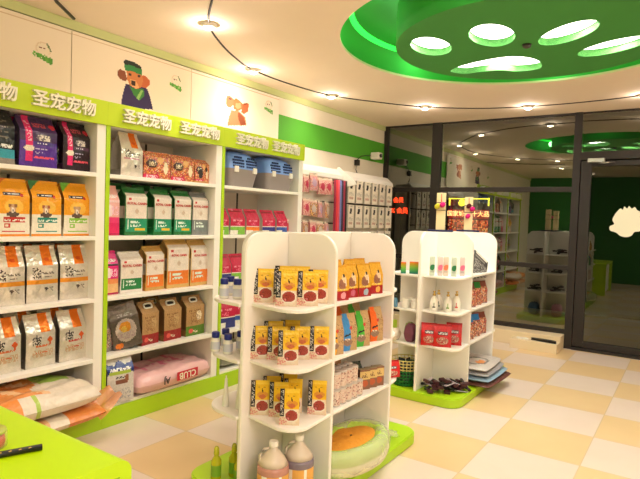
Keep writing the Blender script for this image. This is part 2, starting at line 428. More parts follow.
# sticker of a fluffy cloud-like pet on the door
cen = (.66, 1.62)
pts = []
for (y, z) in [(.80, 1.72), (.775, 1.76), (.74, 1.80), (.715, 1.785), (.70, 1.825), (.67, 1.80), (.65, 1.83), (.62, 1.80), (.59, 1.82), (.565, 1.785), (.53, 1.76), (.53, 1.70), (.50, 1.69), (.45, 1.70), (.42, 1.66), (.42, 1.59), (.46, 1.55), (.50, 1.56), (.53, 1.53), (.58, 1.52), (.61, 1.475), (.67, 1.455), (.73, 1.47), (.765, 1.50), (.80, 1.515), (.84, 1.53), (.845, 1.58), (.80, 1.61), (.82, 1.66)]: pts.append((y, z))
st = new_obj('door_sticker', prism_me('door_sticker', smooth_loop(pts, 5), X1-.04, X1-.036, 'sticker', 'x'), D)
# solid wall right of the door beyond the frame
struct('wall_front', box_me('wall_front', (X1, X1+.08, YR, -1.0, 0, 2.5), 'bgreen'))
# curb
struct('trim_3', box_me('curb', (7.33, X1+.06, 1.30, YL, 0, .18), 'curb', .006))
t = tag(new_obj('floor_ledge', box_me('floor_ledge', (7.12, 7.33, 1.3, 1.86, 0, .115), 'curb', .006)), 'low cream box on the floor against the curb under the window', 'box')
t = tag(new_obj('clipper', prism_me('clipper', smooth_loop([(7.17, 1.34), (7.22, 1.33), (7.25, 1.42), (7.25, 1.58), (7.22, 1.62), (7.19, 1.5)], 4), .115, .145, 'black')), 'long black tool lying on the low cream box under the window', 'tool')
t = tag(new_obj('white_clip', prism_me('white_clip', smooth_loop([(7.2, 1.66), (7.24, 1.66), (7.26, 1.72), (7.24, 1.8), (7.19, 1.78), (7.18, 1.7)], 4), .115, .13, 'whitepl')), 'small white clip lying behind the black tool on the cream box', 'clip')

# outside
struct('wall_outside', box_me('wall_outside', (X1+3.2, X1+3.3, YR, YL+2, 0, 3.5), 'outside'))
sg = tag(new_obj('shop_sign', None, None, (9.5, 3.3, 0)), 'glowing red lettered sign with yellow outline, outside the middle window', 'sign')
new_obj('board', box_me('board', (0, .05, -.36, .36, 1.64, 1.80), 'redboard'), sg)
new_obj('lettering', text_me('led_text', '国家城 国十大品', .105, 'hotled', .002, bold=.001), sg, (-.01, 0, 1.72), (PI/2, 0, -PI/2))
for y_ in (.345, -.345): new_obj('post', box_me('post', (.05, .08, y_-.015, y_+.015, 0, 2.0), 'outside'), sg)
for d_ in ((-.36, .36, 1.985, 2.0), (-.36, -.345, 1.87, 2.0), (.345, .36, 1.87, 2.0)): new_obj('light_bar', box_me('light_bar', (0, .03, d_[0], d_[1], d_[2], d_[3]), 'yelled'), sg)
new_obj('lamp', lathe_me('lamp', [(.01, 0), (.05, .02), (.06, .06), (.04, .1), (.01, .12)], 'yelled', 16), sg, (0, .12, 1.86))
new_obj('back_board', box_me('back_board', (.03, .05, -.36, .36, 1.83, 2.0), 'outside'), sg)
cv = Canvas(30, 14, (150, 60, 30)).speck(0, 0, 1, 1, [(240, 130, 70), (250, 190, 120), (90, 20, 12), (220, 80, 40)], .9)
pp = new_obj('picture_panel', box_print_me('picture_panel', cv, .72, .32, .04, (60, 20, 10), (60, 20, 10), 'print'), sg, (.02, 0, 1.3), (0, 0, -PI/2))
pp.data.materials[0] = painted('glowing_print', .6, emit=.8)
sg = tag(new_obj('led_sign', None, None, (9.5, 4.66, 0)), 'red lit two line sign outside the narrow window by the corner', 'sign')
new_obj('board', box_me('board', (0, .05, -.24, .24, 1.66, 2.02), 'outside'), sg)
new_obj('lettering', text_me('led_text_b', '会员', .11, 'redled', .002, bold=.001), sg, (-.01, 0, 1.95), (PI/2, 0, -PI/2))
new_obj('lettering', text_me('led_text_c', '8% 会员', .12, 'redled', .002, bold=.001), sg, (-.01, 0, 1.75), (PI/2, 0, -PI/2))
new_obj('post', box_me('post', (.02, .05, -.03, .03, 0, 1.7), 'outside'), sg)

# ------------------------------------------------------------------ ceiling track + lamps
track = [(CX+2.52*math.cos(R_(a)), 1.15+2.54*math.sin(R_(a)), ZC-.006) for a in range(-150, 172, 4)]
MEAS = [(2.671, 2.753), (2.993, 3.111), (3.348, 3.345), (3.729, 3.531), (4.13, 3.664), (4.728, 3.68), (5.401, 3.573), (5.979, 3.236), (6.449, 2.851), (6.814, 2.273), (6.94, 1.725), (6.953, 1.152), (6.849, .544)]
full = [(2.05, 1.2), (2.2, 1.9), (2.42, 2.4)]+MEAS+[(6.5, -.3), (5.9, -.95), (5.1, -1.3), (4.3, -1.35), (3.4, -1.05), (2.7, -.55), (2.2, .3)]
path = smooth_loop(full, 5)
t = tag(new_obj('ceiling_track', tube_me('ceiling_track', [(x, y, ZC-.004) for x, y in path+path[:1]], .008, 'dark', 6)), 'thin dark curved track running across the ceiling between the lamps', 'track')
t = tag(new_obj('ceiling_track', tube_me('ceiling_track_b', [(x, y, ZC-.004) for x, y in [(1.5, 2.4), (1.75, 3.1), (1.95, 3.5), (2.14, 3.72), (2.4, 3.93)]], .013, 'black', 6)), 'short dark track at upper left ending at the wall', 'track')
KIND['spot'] = (lathe_me('lamp_housing', [(.045, -.03), (.055, -.025), (.06, -.0), (.03, 0)], 'whitepl', 20), [('lens', lathe_me('lens', [(.001, -.036), (.03, -.038), (.042, -.03)], 'lamp', 20), (0, 0, 0), (0, 0, 0))])
lamps = [((2.993, 3.111), 'ceiling lamp nearest the top left, above the dog poster'), ((4.13, 3.664), 'ceiling lamp second from left, above the shelves near the wall'), ((5.401, 3.573), 'ceiling lamp third from left, above the hanging pegboard goods'), ((6.449, 2.851), 'ceiling lamp fourth from left, in front of the window'), ((6.934, 1.725), 'ceiling lamp furthest right, in front of the door post'),
         ((6.85, .5), None), ((5.9, -.95), None), ((4.3, -1.35), None), ((2.7, -.55), None), ((2.15, .9), None), ((2.42, 2.4), None), ((.8, 2.6), None), ((.2, .2), None), ((-1.2, 2.2), None)]
for i, ((x, y), lb) in enumerate(lamps):
    o = inst('spot', 'ceiling_lamp', (x, y, ZC), 0, ('round glowing white ' + lb) if lb else 'round white ceiling lamp overhead, outside the photo frame', 'ceiling lamp', 'round ceiling lamps on the track' if lb else 'ceiling lamps outside the view')
    L = bpy.data.lights.new('lamp_light', 'SPOT'); L.energy = 22; L.color = (1, .87, .8); L.spot_size = R_(150); L.spot_blend = .9; L.shadow_soft_size = .05
    new_obj('lamp_light', L, o, (0, 0, -.05))
    L = bpy.data.lights.new('lamp_halo', 'POINT'); L.energy = 3.6; L.color = (1, .86, .74); L.shadow_soft_size = 0
    new_obj('lamp_halo', L, o, (0, 0, -.065))
# added area lights, out of view, for soft fill; no real ceiling fixtures
for (x, y, e, sz) in ((.9, -1.3, 34, 1.2), (.2, -1.8, 45, 1.4), (-1.2, -1.4, 30, 1.2)):
    L = bpy.data.lights.new('fill_light', 'AREA'); L.shape = 'DISK'; L.size = sz; L.energy = e; L.color = (1, .93, .88)
    new_obj('fill_light', L, None, (x, y, 2.985))
for a in range(0, 360, 60):
    L = bpy.data.lights.new('green_glow', 'POINT'); L.energy = 1.5; L.color = (.4, 1, .45); L.shadow_soft_size = .05
    new_obj('green_glow', L, None, (CX+1.25*math.cos(R_(a)), CY+1.25*math.sin(R_(a)), 3.15))

# cctv
c = tag(new_obj('security_camera', box_me('camera_body', (-.06, .06, -.07, .07, -.05, .05), 'whitepl', .015), None, (7.16, 3.9, 2.5)), 'small white security camera on the wall under the green stripe', 'camera')
new_obj('lens', lathe_me('camera_lens', [(.02, 0), (.028, .01), (.0281, .02), (.001, .022)], 'black', 14), c, (-.02, -.07, 0), (PI/2, 0, 0))
new_obj('bracket', box_me('bracket', (-.02, .02, .06, .1, -.02, .02), 'whitepl'), c)
c = tag(new_obj('power_adapter', box_me('adapter', (-.03, .03, -.03, .03, -.04, .04), 'black', .006), None, (6.72, 3.965, 2.36)), 'small dark power adapter on the wall left of the security camera', 'adapter')
new_obj('cable', tube_me('cable', [(0, 0, -.04), (-.03, 0, -.1), (.02, 0, -.16)], .006, 'black'), c)
new_obj('cable', tube_me('cable_b', [(0, 0, .04), (.1, 0, .1), (.2, 0, .12), (.38, 0, .14)], .006, 'black'), c)

# ================================================================== WALL SHELF UNITS
UX = [(1.17, 2.345), (2.345, 3.49), (3.49, 4.69)]
UL = ['white wall shelving with lime header at the left, holding orange and silver food bags', 'white wall shelving with lime header in the middle, holding green and white bags', 'white wall shelving with lime header at the right, with two pet carriers on top']
ZS = [1.82, 1.38, .945, .52]
TX = [[1.50, 2.023], [2.674, 3.201], [3.851, 4.359]]
head_txt = text_me('lettering', '圣宠宠物', .109, 'letter', .012, bold=.002)
for (x0, x1), lb, tx in zip(UX, UL, TX):
    r = tag(new_obj('shelf_unit', None, None, ((x0+x1)/2, 3.7, 0)), lb, 'shelf', 'wall shelving units')
    cx = (x0+x1)/2; a = x0-cx; b = x1-cx; F0 = -.28; Bk = .29
    def P(name, dims, m, bev=.003): return new_obj(name, box_me(name, dims, m, bev), r)
    P('side_panel', (a+.002, a+.03, F0+.004, Bk, .135, 2.16), 'white'); P('side_panel', (b-.07, b-.001, F0+.002, Bk, .135, 2.16), 'white')
    P('edge_strip', (a, a+.032, F0-.004, F0+.02, .135, 2.16), 'lime')
    P('back_panel', (a+.03, b-.07, Bk-.012, Bk-.002, .1, 2.16), 'cream')
    for q in (-.18, .2): P('slotted_rail', (q-.008, q+.008, Bk-.02, Bk-.012, .17, 2.15), 'dark', 0)
    for z in ZS: P('shelf_board', (a+.03, b-.07, F0, Bk-.01, z-.028, z), 'white')
    P('bottom_board', (a+.03, b-.07, F0+.01, Bk-.01, .13, .158), 'white')
    P('base', (a, b, F0-.004, Bk, 0, .135), 'lime')
    P('top_board', (a, b, F0+.01, Bk, 2.16, 2.19), 'white')
    h = P('header', (a, b, F0-.014, F0+.012, 2.155, 2.32), 'limehead')
    for t_ in tx: new_obj('lettering', head_txt, h, (t_-cx, F0-.026, 2.236), (PI/2, 0, 0))
# header spot lamps (small white)
# ------------------------------------------------------------------ posters above
def pm(px, y, x0=70., w=118., top=36., hh=100.): return ((px-x0)/w, 1-(y-(top+.215*(px-x0)))/hh)
def logo(cv, u, v, s=1.):
    su, sv = .055*s, .09*s
    cv.ell(u, v+sv*.6, su*1.0, sv*.9, (236, 214, 186)); cv.ell(u+su*.05, v+sv*.55, su*.85, sv*.8, (248, 234, 212))
    cv.poly([(u+su*.4, v+sv*1.4), (u+su*.6, v+sv*1.45), (u+su*1.15, v+sv*.5), (u+su*.95, v+sv*.45)], (90, 120, 60))
    cv.ell(u-su*.35, v+sv*.7, su*.16, sv*.13, (120, 40, 30)); cv.ell(u+su*.1, v+sv*.72, su*.14, sv*.12, (120, 40, 30))
    for q in range(6):
        cv.ell(u-su*1.1+q*su*.42, v-sv*.28-q*sv*.09, su*.27, sv*(.3+.04*q), (104, 180, 60) if q % 2 == 0 else (84, 160, 48))
    cv.scrib(u-su*1.1, v-sv*.8, u+su*1.1, v-sv*.1, (248, 234, 212), .06, 9)
def poster(x0, x1, cv, lb):
    w = x1-x0; h = .72
    o = new_obj('poster', box_print_me('poster', cv, w, h, .015, (240, 226, 200), (240, 226, 200), 'print'), None, ((x0+x1)/2, 3.965, 2.192))
    return tag(o, lb, 'poster', 'dog posters above the shelves')
BG = (252, 236, 214)
cv = Canvas(150, 92, BG); logo(cv, .82, .68, .85); cv.rect(0, .96, 1, .97, (226, 200, 165))
poster(1.2, 2.40, cv, 'white poster at upper left showing only a small green logo')
cv = Canvas(170, 106, BG); cv.rect(0, .965, 1, .972, (226, 200, 165))
def Q(L): return [(pm(99+zx/7.11, 49+zy/7.11)) for zx, zy in L]
cv.poly(Q([(130, 270), (108, 380), (100, 470), (330, 470), (310, 380), (285, 300), (240, 280)]), (52, 36, 90))
cv.poly(Q([(75, 170), (90, 155), (125, 165), (140, 230), (130, 250), (95, 235), (75, 205)]), (142, 74, 44))
cv.poly(Q([(245, 190), (270, 190), (300, 225), (302, 265), (275, 292), (245, 285)]), (206, 104, 58))
cv.poly(Q([(135, 160), (240, 170), (255, 230), (240, 290), (205, 305), (160, 280), (140, 230)]), (214, 130, 76))
cv.poly(Q([(160, 230), (200, 235), (225, 290), (205, 305), (170, 285)]), (240, 176, 120))
cv.poly(Q([(168, 238), (196, 242), (200, 285), (172, 280)]), (60, 34, 30))
cv.poly(Q([(150, 175), (170, 185), (165, 205), (148, 200)]), (60, 30, 20)); cv.poly(Q([(215, 185), (235, 190), (230, 208), (213, 205)]), (60, 30, 20))
cv.poly(Q([(118, 105), (240, 130), (245, 190), (180, 165), (125, 160)]), (52, 140, 74))
cv.poly(Q([(112, 85), (125, 76), (190, 88), (235, 115), (238, 140), (175, 118), (118, 110)]), (40, 48, 44))
cv.poly(Q([(160, 290), (200, 305), (258, 300), (265, 360), (230, 400), (190, 360)]), (64, 140, 60))
cv.poly(Q([(240, 310), (255, 312), (225, 395), (205, 385)]), (150, 196, 110))
logo(cv, *pm(170, 82), .8)
poster(2.406, 3.60, cv, 'white poster with a spaniel wearing a green and black cap')
def pm3(px, y): return ((px-187)/88., 1-(y-(60+.4*(px-187)))/94.)
cv = Canvas(170, 100, (255, 244, 226)); cv.rect(0, .965, 1, .972, (236, 186, 150))
def Q3(L): return [pm3(208+zx/7.6, 79+zy/7.99) for zx, zy in L]
cv.poly(Q3([(80, 110), (100, 105), (130, 140), (135, 200), (110, 230), (80, 215), (75, 160)]), (206, 124, 80))
cv.poly(Q3([(205, 195), (235, 185), (250, 200), (245, 280), (215, 305), (190, 290)]), (196, 100, 56))
cv.poly(Q3([(130, 150), (150, 130), (180, 165), (205, 200), (195, 250), (165, 275), (130, 240)]), (204, 116, 66))
cv.poly(Q3([(150, 180), (185, 190), (190, 235), (160, 250), (145, 220)]), (222, 156, 108))
cv.poly(Q3([(115, 260), (170, 270), (195, 300), (225, 345), (235, 430), (90, 420), (100, 330)]), (214, 136, 94))
cv.poly(Q3([(165, 290), (180, 290), (215, 340), (232, 430), (190, 430), (170, 350)]), (150, 76, 44))
cv.poly(Q3([(95, 128), (115, 132), (115, 150), (98, 148)]), (70, 40, 60)); cv.poly(Q3([(205, 190), (235, 185), (240, 200), (210, 208)]), (130, 60, 40))
logo(cv, *pm3(263, 110), .8)
poster(3.606, 4.92, cv, 'white poster with a light brown curly poodle, rightmost of the three')

# ================================================================== PRODUCT KINDS
def royal(w, h, base, low, capc, seed=1):
    cv = Canvas(26, 40, base)
    cv.rect(.05, .36, .97, .82, (240, 226, 214)).rect(.03, .88, .4, .93, (200, 60, 50))
    cv.rect(.04, .08, .96, .34, low); cv.rect(.0, 0, 1, .08, base); cv.rect(.1, .12, .17, .32, (225, 235, 220))
    cv.scrib(.24, .26, .6, .30, (235, 245, 235), .8, seed); cv.scrib(.24, .18, .7, .23, (225, 240, 230), .7, seed+1)
    if capc: cv.rect(.42, .09, .9, .15, capc)
    cv.ell(.2, .75, .06, .035, (205, 50, 50)); cv.ell(.5, .5, .06, .05, (215, 190, 170))
    cv.rect(0, .87, 1, 1, base); cv.rect(.05, .80, .95, .87, (225, 212, 200))
    return cv.vary(.05)
rc_txt = text_me('brand_lettering', 'ROYAL CANIN', .0255, mat('red_print', rgb(205, 55, 50), .6, noise=.03), .0006, bold=.0006)
def rc(name, cv, w, h, d, sidec, low):
    me = bag_me(name, cv, w, h, d, lambda v: low if v < .34 else ((236, 226, 214) if v < .6 else sidec), sidec, 'gloss', .80, .95, .96, .006)
    s = w/.2
    KIND[name] = (me, [('brand_lettering', rc_txt, (0, -d/2-.0085, h*.66), (PI/2, 0, 0))])
rc('rc_green', royal(.2, .36, (34, 112, 52), (38, 150, 110), (240, 190, 50)), .2, .365, .12, (30, 90, 42), (34, 120, 60))
rc('rc_grey', royal(.2, .36, (128, 128, 128), (120, 128, 126), None, 5), .195, .365, .12, (120, 120, 120), (110, 112, 112))
rc('rc_white', royal(.2, .31, (236, 226, 218), (40, 130, 70), None, 7), .195, .31, .11, (220, 208, 200), (225, 215, 205))
rc('rc_orange', royal(.2, .36, (206, 160, 84), (240, 130, 50), None, 8), .195, .355, .12, (190, 146, 80), (205, 140, 60))
rc('rc_big', royal(.2, .36, (214, 172, 100), (240, 130, 50), None, 11), .255, .405, .13, (190, 150, 90), (205, 150, 70))

# orange / white dog food, three colours
def vital(col, corner, pet):
    cv = Canvas(34, 54, (240, 232, 214))
    cv.rect(0, .38, 1, 1, (246, 166, 34)); cv.poly([(0, .9), (.3, 1.0), (0, 1.0)], corner)
    cv.poly([(0, .82), (0, .95), (.22, 1), (.36, 1)], corner)
    cv.rect(.18, .70, .74, .76, (30, 34, 40)); cv.scrib(.2, .715, .72, .745, (240, 240, 240), .6, 4); cv.rect(.72, .69, .78, .74, (190, 40, 40))
    cv.ell(.5, .52, .3, .12, (252, 196, 80))
    cv.ell(.45, .47, .1, .085, (212, 170, 130)); cv.ell(.36, .53, .05, .03, pet); cv.ell(.55, .53, .05, .03, pet); cv.ell(.45, .38, .2, .045, (96, 74, 64)); cv.ell(.45, .45, .045, .05, (245, 230, 215)); cv.ell(.45, .44, .02, .015, (40, 30, 30))
    cv.rect(.18, .24, .86, .33, col).scrib(.22, .265, .84, .305, (245, 245, 235), .6, 8)
    cv.rect(.2, .14, .38, .22, col).rect(.24, .16, .32, .2, (240, 230, 210)); cv.rect(.16, .07, .84, .10, col)
    cv.rect(0, 0, 1, .03, (240, 150, 40))
    return cv.vary(.04)
for n, c, k_, p in (('vital_red', (200, 52, 44), (214, 110, 40), (150, 100, 70)), ('vital_teal', (32, 140, 124), (60, 130, 80), (170, 90, 60)), ('vital_green', (140, 200, 60), (110, 180, 60), (200, 160, 120))):
    KIND[n] = (bag_me(n, vital(c, k_, p), .205, .36, .12, lambda v: (232, 222, 200) if v < .38 else ((205, 140, 60) if v > .6 else (226, 200, 150)), (230, 170, 60), 'gloss', .70, .95, .97, .01), [])
vt = text_me('brand_lettering', 'Vitalcraft', .02, 'letter', .0005, bold=.0004)
def silver(w, h, kind):
    cv = Canvas(30, 52, (226, 218, 206))
    cv.vary(.05, 5)
    if kind == 0:
        cv.rect(.5, .66, .82, 1, (240, 124, 30)); cv.ell(.66, .76, .08, .03, (225, 90, 30))
        cv.scrib(.16, .42, .42, .62, (70, 60, 55), .5, 3).scrib(.42, .5, .86, .53, (110, 100, 90), .6, 6).scrib(.3, .44, .85, .46, (130, 120, 110), .5, 7)
        cv.rect(0, .335, 1, .40, (244, 160, 54)); cv.scrib(.55, .2, .85, .27, (130, 120, 110), .45, 9).ell(.6, .24, .06, .03, (90, 80, 78))
    else:
        cv.rect(.5, .66, .82, 1, (240, 124, 30))
        cv.scrib(.2, .42, .5, .58, (60, 52, 50), .55, 3).rect(.32, .5, .36, .62, (70, 60, 60))
        cv.ell(.8, .50, .09, .05, (228, 100, 50)).ell(.8, .45, .03, .06, (228, 100, 50))
        c2 = (214, 80, 70) if kind == 2 else (228, 120, 70)
        cv.scrib(.3, .38, .8, .42, c2, .8, 5).scrib(.2, .2, .9, .32, (214, 180, 150), .6, 8).scrib(.3, .26, .7, .29, c2, .5, 8)
    return cv
for n, kd in (('silver_a', 0), ('silver_b', 1), ('silver_c', 2)):
    KIND[n] = (bag_me(n, silver(.2, .38, kd), .208, .37 if kd == 0 else .345, .11, (150, 140, 130), (205, 196, 184), 'foil', .66, .95, .93, .014), [])
cv = silver(.22, .34, 0); cv.rect(0, .3, 1, .42, (220, 212, 200)).rect(.1, .38, .8, .42, (200, 150, 160))
KIND['silver_top'] = (bag_me('silver_top', cv, .2, .33, .12, (170, 160, 150), (205, 196, 184), 'foil', .6, .95, .85, .02), [])
# black / purple bags on the top shelf
def chef(base, low, band):
    cv = Canvas(34, 46, base); cv.rect(0, 0, 1, .5, low)
    cv.rect(.14, .1, .32, 1, (228, 40, 116)).ell(.23, .36, .13, .06, (240, 228, 214)).scrib(.17, .5, .29, .9, (250, 200, 220), .35, 3)
    cv.scrib(.38, .78, .75, .86, (190, 70, 90), .6, 4).ell(.92, .82, .09, .05, (210, 40, 60))
    cv.ell(.62, .58, .2, .07, (120, 110, 120)).scrib(.48, .53, .8, .62, (230, 220, 210), .5, 6)
    cv.rect(.36, .44, .94, .49, band).scrib(.4, .45, .7, .48, (235, 230, 240), .5, 2).scrib(.38, .34, .7, .38, (200, 190, 220), .5, 7).scrib(.38, .27, .6, .30, (200, 190, 220), .5, 8)
    cv.scrib(.36, .18, .92, .21, (240, 90, 110), .8, 9)
    return cv.vary(.1)
KIND['purple'] = (bag_me('purple', chef((66, 40, 90), (84, 46, 150), (60, 40, 130)), .25, .335, .14, (54, 32, 90), (50, 30, 80), 'gloss', .7, .94, .97, .015), [])
KIND['blackpink'] = (bag_me('blackpink', chef((40, 28, 36), (44, 26, 40), (90, 60, 90)), .235, .335, .14, (60, 30, 50), (34, 24, 30), 'gloss', .7, .94, .97, .015), [])
cv = Canvas(30, 44, (30, 30, 34)).rect(0, .12, 1, .28, (60, 160, 180)).rect(0, 0, 1, .12, (150, 140, 130)).scrib(.05, .3, .95, .36, (235, 235, 235), .7, 2)
for q in (.46, .56, .66, .76, .86): cv.scrib(.1, q, .8, q+.03, (120, 110, 100), .5, int(q*100))
KIND['blackteal'] = (bag_me('blackteal', cv.vary(.1), .26, .34, .13, (26, 26, 30), (26, 26, 30), 'gloss', .7, .94, .97, .015), [])
cv = Canvas(12, 24, (60, 90, 130)).speck(0, 0, 1, 1, [(200, 190, 80), (230, 230, 220), (60, 120, 70), (40, 40, 50)], .7).rect(0, .8, 1, 1, (40, 80, 120))
KIND['smallpouch'] = (bag_me('smallpouch', cv, .07, .19, .05, (60, 60, 60), (50, 60, 80), 'gloss'), [])
# boxes with flowery print
def flower(seed):
    cv = Canvas(40, 30, (196, 120, 84)); cv.speck(0, 0, 1, 1, [(220, 170, 90), (170, 50, 60), (240, 210, 170), (200, 60, 90), (150, 90, 50), (230, 140, 60)], .95, seed)
    cv.ell(.28, .55, .2, .16, (70, 40, 36)).scrib(.14, .48, .42, .62, (235, 215, 170), .5, seed); cv.ell(.8, .42, .09, .22, (240, 226, 190)).ell(.6, .7, .12, .12, (230, 170, 90))
    cv.rect(0, 0, .55, .18, (208, 40, 84)).scrib(.1, .05, .5, .13, (245, 210, 220), .5, seed+3)
    return cv
KIND['flowerbag'] = (bag_me('flowerbag', flower(3), .258, .215, .1, (190, 60, 70), (190, 60, 70), 'gloss', .8, .97, .98, .012), [])
cv = flower(8); cv.ell(.35, .4, .14, .2, (60, 50, 50)).ell(.75, .6, .1, .1, (50, 36, 30)).rect(0, 0, 1, .1, (200, 150, 90))
KIND['flowerbag_b'] = (bag_me('flowerbag_b', cv, .22, .205, .1, (190, 120, 70), (190, 90, 70), 'gloss', .8, .97, .98, .012), [])
def pinkcat(hi, lo, h):
    cv = Canvas(22, 44, hi); cv.rect(0, .24, 1, .36, (240, 150, 90) if lo else (232, 60, 120)).rect(0, .0, 1, .24, (240, 190, 130) if lo else (222, 40, 100))
    cv.scrib(.4, .76, .9, .82, (250, 240, 240), .7, 3); cv.rect(.0, .66, 1, .7, (60, 20, 40) if lo else (240, 200, 200)); cv.ell(.4, .5, .18, .12, (250, 225, 225)).scrib(.5, .4, .95, .58, (250, 200, 220), .6, 4); cv.rect(0, 0, 1, .04, (190, 20, 80))
    return cv.vary(.05)
KIND['pink_low'] = (bag_me('pink_low', pinkcat((228, 40, 128), 1, .32), .15, .32, .1, (200, 170, 170), (220, 50, 120), 'gloss', .7, .95, .96, .012), [])
KIND['pink_hi'] = (bag_me('pink_hi', pinkcat((240, 176, 168), 0, .36), .15, .365, .1, (225, 170, 165), (230, 160, 160), 'gloss', .7, .95, .96, .012), [])
# brown paper litter bags with handles
def litter(low, spot):
    cv = Canvas(28, 44, (184, 142, 92)); cv.rect(0, .0, 1, .24, low).scrib(.2, .06, .6, .14, (240, 220, 190), .6, 3).ell(.25, .12, .12, .06, (230, 90, 80)); cv.ell(.66, .5, .16, .12, spot)
    cv.scrib(.2, .3, .7, .6, (150, 108, 66), .3, 5); cv.scrib(.1, .62, .8, .66, (130, 90, 50), .4, 6); cv.rect(0, .85, 1, 1, (168, 128, 82))
    return cv.vary(.1)
def handle_me():
    bm = bmesh.new(); L = smooth_loop([(-.045, 0), (-.04, .016), (0, .02), (.04, .016), (.045, 0), (.04, -.016), (0, -.018), (-.04, -.016)], 4)
    tube(bm, [(x, 0, z) for x, z in L+L[:1]], .0065, 6); return finish(bm, 'handle', 'whitepl')
hm = handle_me(); slot = prism_me('slot', smooth_loop([(-.038, 0), (0, .014), (.038, 0), (0, -.014)], 4), -.001, .001, 'black', 'y')
for n, lo_, sp_, w in (('litter_red', (160, 34, 34), (196, 160, 110), .2), ('litter_green', (90, 130, 40), (236, 220, 190), .25)):
    KIND[n] = (bag_me(n, litter(lo_, sp_), w, .335, .13, (140, 102, 62), (150, 112, 70), 'paper', .75, .93, .95, .012), [('carry_handle', hm, (0, -.022, .302), (PI/2-1.35, 0, 0)), ('handle_slot', slot, (0, -.026, .302), (-.35, 0, 0))])
    KIND[n] = (KIND[n][0], [('carry_handle', hm, (0, -.03, .300), (-.55, 0, 0)), ('handle_slot', slot, (0, -.028, .300), (-.55, 0, 0))])
cv = Canvas(30, 44, (110, 100, 92)); cv.ell(.5, .42, .36, .26, (206, 190, 186)).ell(.48, .5, .2, .12, (236, 160, 60)).ell(.42, .46, .1, .07, (244, 200, 90)).scrib(.2, .22, .8, .36, (200, 170, 180), .5, 3).ell(.2, .1, .14, .07, (236, 130, 50)).scrib(.3, .72, .8, .8, (150, 145, 140), .4, 5)
KIND['greybag'] = (bag_me('greybag', cv.vary(.12), .225, .345, .1, (100, 92, 84), (90, 84, 78), 'foil', .7, .95, .97, .012), [])
cv = Canvas(14, 40, (150, 140, 134)).speck(0, .1, 1, .6, [(210, 190, 190), (120, 100, 100), (200, 150, 140)], .8)
KIND['greyslim'] = (bag_me('greyslim', cv, .13, .29, .08, (110, 100, 95), (100, 92, 88), 'foil'), [])
cv = Canvas(28, 44, (214, 206, 198)); cv.poly([(0, .62), (.5, .70), (1, .62), (1, .84), (.7, .8), (.5, .9), (.3, .8), (0, .84)], (36, 54, 130)); cv.rect(.08, .62, .9, .68, (170, 190, 70)).scrib(.1, .69, .9, .76, (240, 240, 240), .6, 2)
cv.rect(.3, .4, .75, .5, (130, 80, 60)).ell(.72, .52, .08, .08, (150, 90, 60)).scrib(.3, .52, .65, .56, (60, 60, 70), .6, 4).scrib(.1, .06, .9, .3, (170, 165, 170), .35, 5).scrib(.1, .04, .5, .16, (70, 70, 90), .3, 6)
KIND['blueblack'] = (bag_me('blueblack', cv.vary(.08), .195, .325, .12, (190, 180, 175), (60, 60, 80), 'gloss', .72, .95, .97, .016), [])
def redbag(low, tab):
    cv = Canvas(22, 30, (200, 34, 74)); cv.rect(0, 0, 1, .3, low).rect(.0, .0, .5, .16, (240, 232, 220)).scrib(.2, .5, .8, .56, (250, 170, 190), .5, 3).scrib(.3, .38, .7, .48, (240, 120, 150), .4, 4).rect(.0, .3, 1, .35, (240, 225, 215)); cv.rect(.1, .88, .9, .93, (150, 20, 40))
    return cv.vary(.08)
for n, c in (('red_green', (130, 186, 70)), ('red_orange', (240, 130, 40)), ('red_blue', (50, 56, 130)), ('red_blue_b', (60, 90, 170))):
    KIND[n] = (bag_me(n, redbag(c, 0), .2, .24, .11, (226, 210, 200), (190, 40, 70), 'gloss', .62, .95, .96, .01), [])

# --- small goods kinds
def pouch():
    cv = Canvas(26, 44, (232, 208, 178)); cv.rect(0, .45, 1, 1, (240, 190, 36)); cv.rect(.0, .25, .24, 1, (36, 30, 36)); cv.scrib(.04, .3, .2, .95, (210, 200, 190), .35, 2)
    cv.ell(.62, .60, .3, .09, (222, 150, 54)).ell(.62, .545, .2, .06, (205, 110, 66)); cv.poly([(.6, .66), (.66, .66), (.62, .76), (.57, .78)], (40, 26, 20))
    cv.ell(.62, .27, .38, .19, (240, 226, 206)).ell(.62, .28, .32, .15, (166, 62, 50)).scrib(.36, .18, .88, .38, (130, 42, 36), .35, 3)
    cv.scrib(.0, .02, .5, .22, (220, 130, 130), .45, 5).rect(.4, .04, .85, .1, (236, 216, 190)); cv.rect(.26, .88, 1, 1, (248, 206, 60)); cv.scrib(.4, .8, .8, .82, (180, 130, 40), .5, 4)
    return cv
KIND['pouch'] = (bag_me('pouch', pouch(), .1, .175, .03, (230, 190, 90), (240, 200, 70), 'gloss', .55, .95, 1.0, .006), [])
def yellowbag(c3):
    cv = Canvas(22, 44, (222, 166, 40)); cv.rect(0, 0, 1, .28, (170, 20, 34)); cv.ell(.55, .14, .2, .1, c3); cv.ell(.45, .45, .26, .17, (150, 100, 80)).ell(.62, .62, .15, .12, (236, 200, 160)).ell(.66, .7, .09, .05, (30, 22, 22)).rect(.7, .4, .78, .6, (240, 220, 200))
    cv.scrib(.1, .3, .9, .34, (250, 220, 120), .6, 4).rect(0, .93, 1, 1, (220, 160, 40)); return cv.vary(.08)
for i_, c3 in enumerate([(240, 160, 170), (200, 100, 130), (170, 190, 210), (244, 180, 90)]):
    KIND['yellow%d' % i_] = (bag_me('yellow_bag%d' % i_, yellowbag(c3), .105, .215, .06, (206, 150, 40), (190, 140, 40), 'gloss', .6, .95, .95, .01), [])
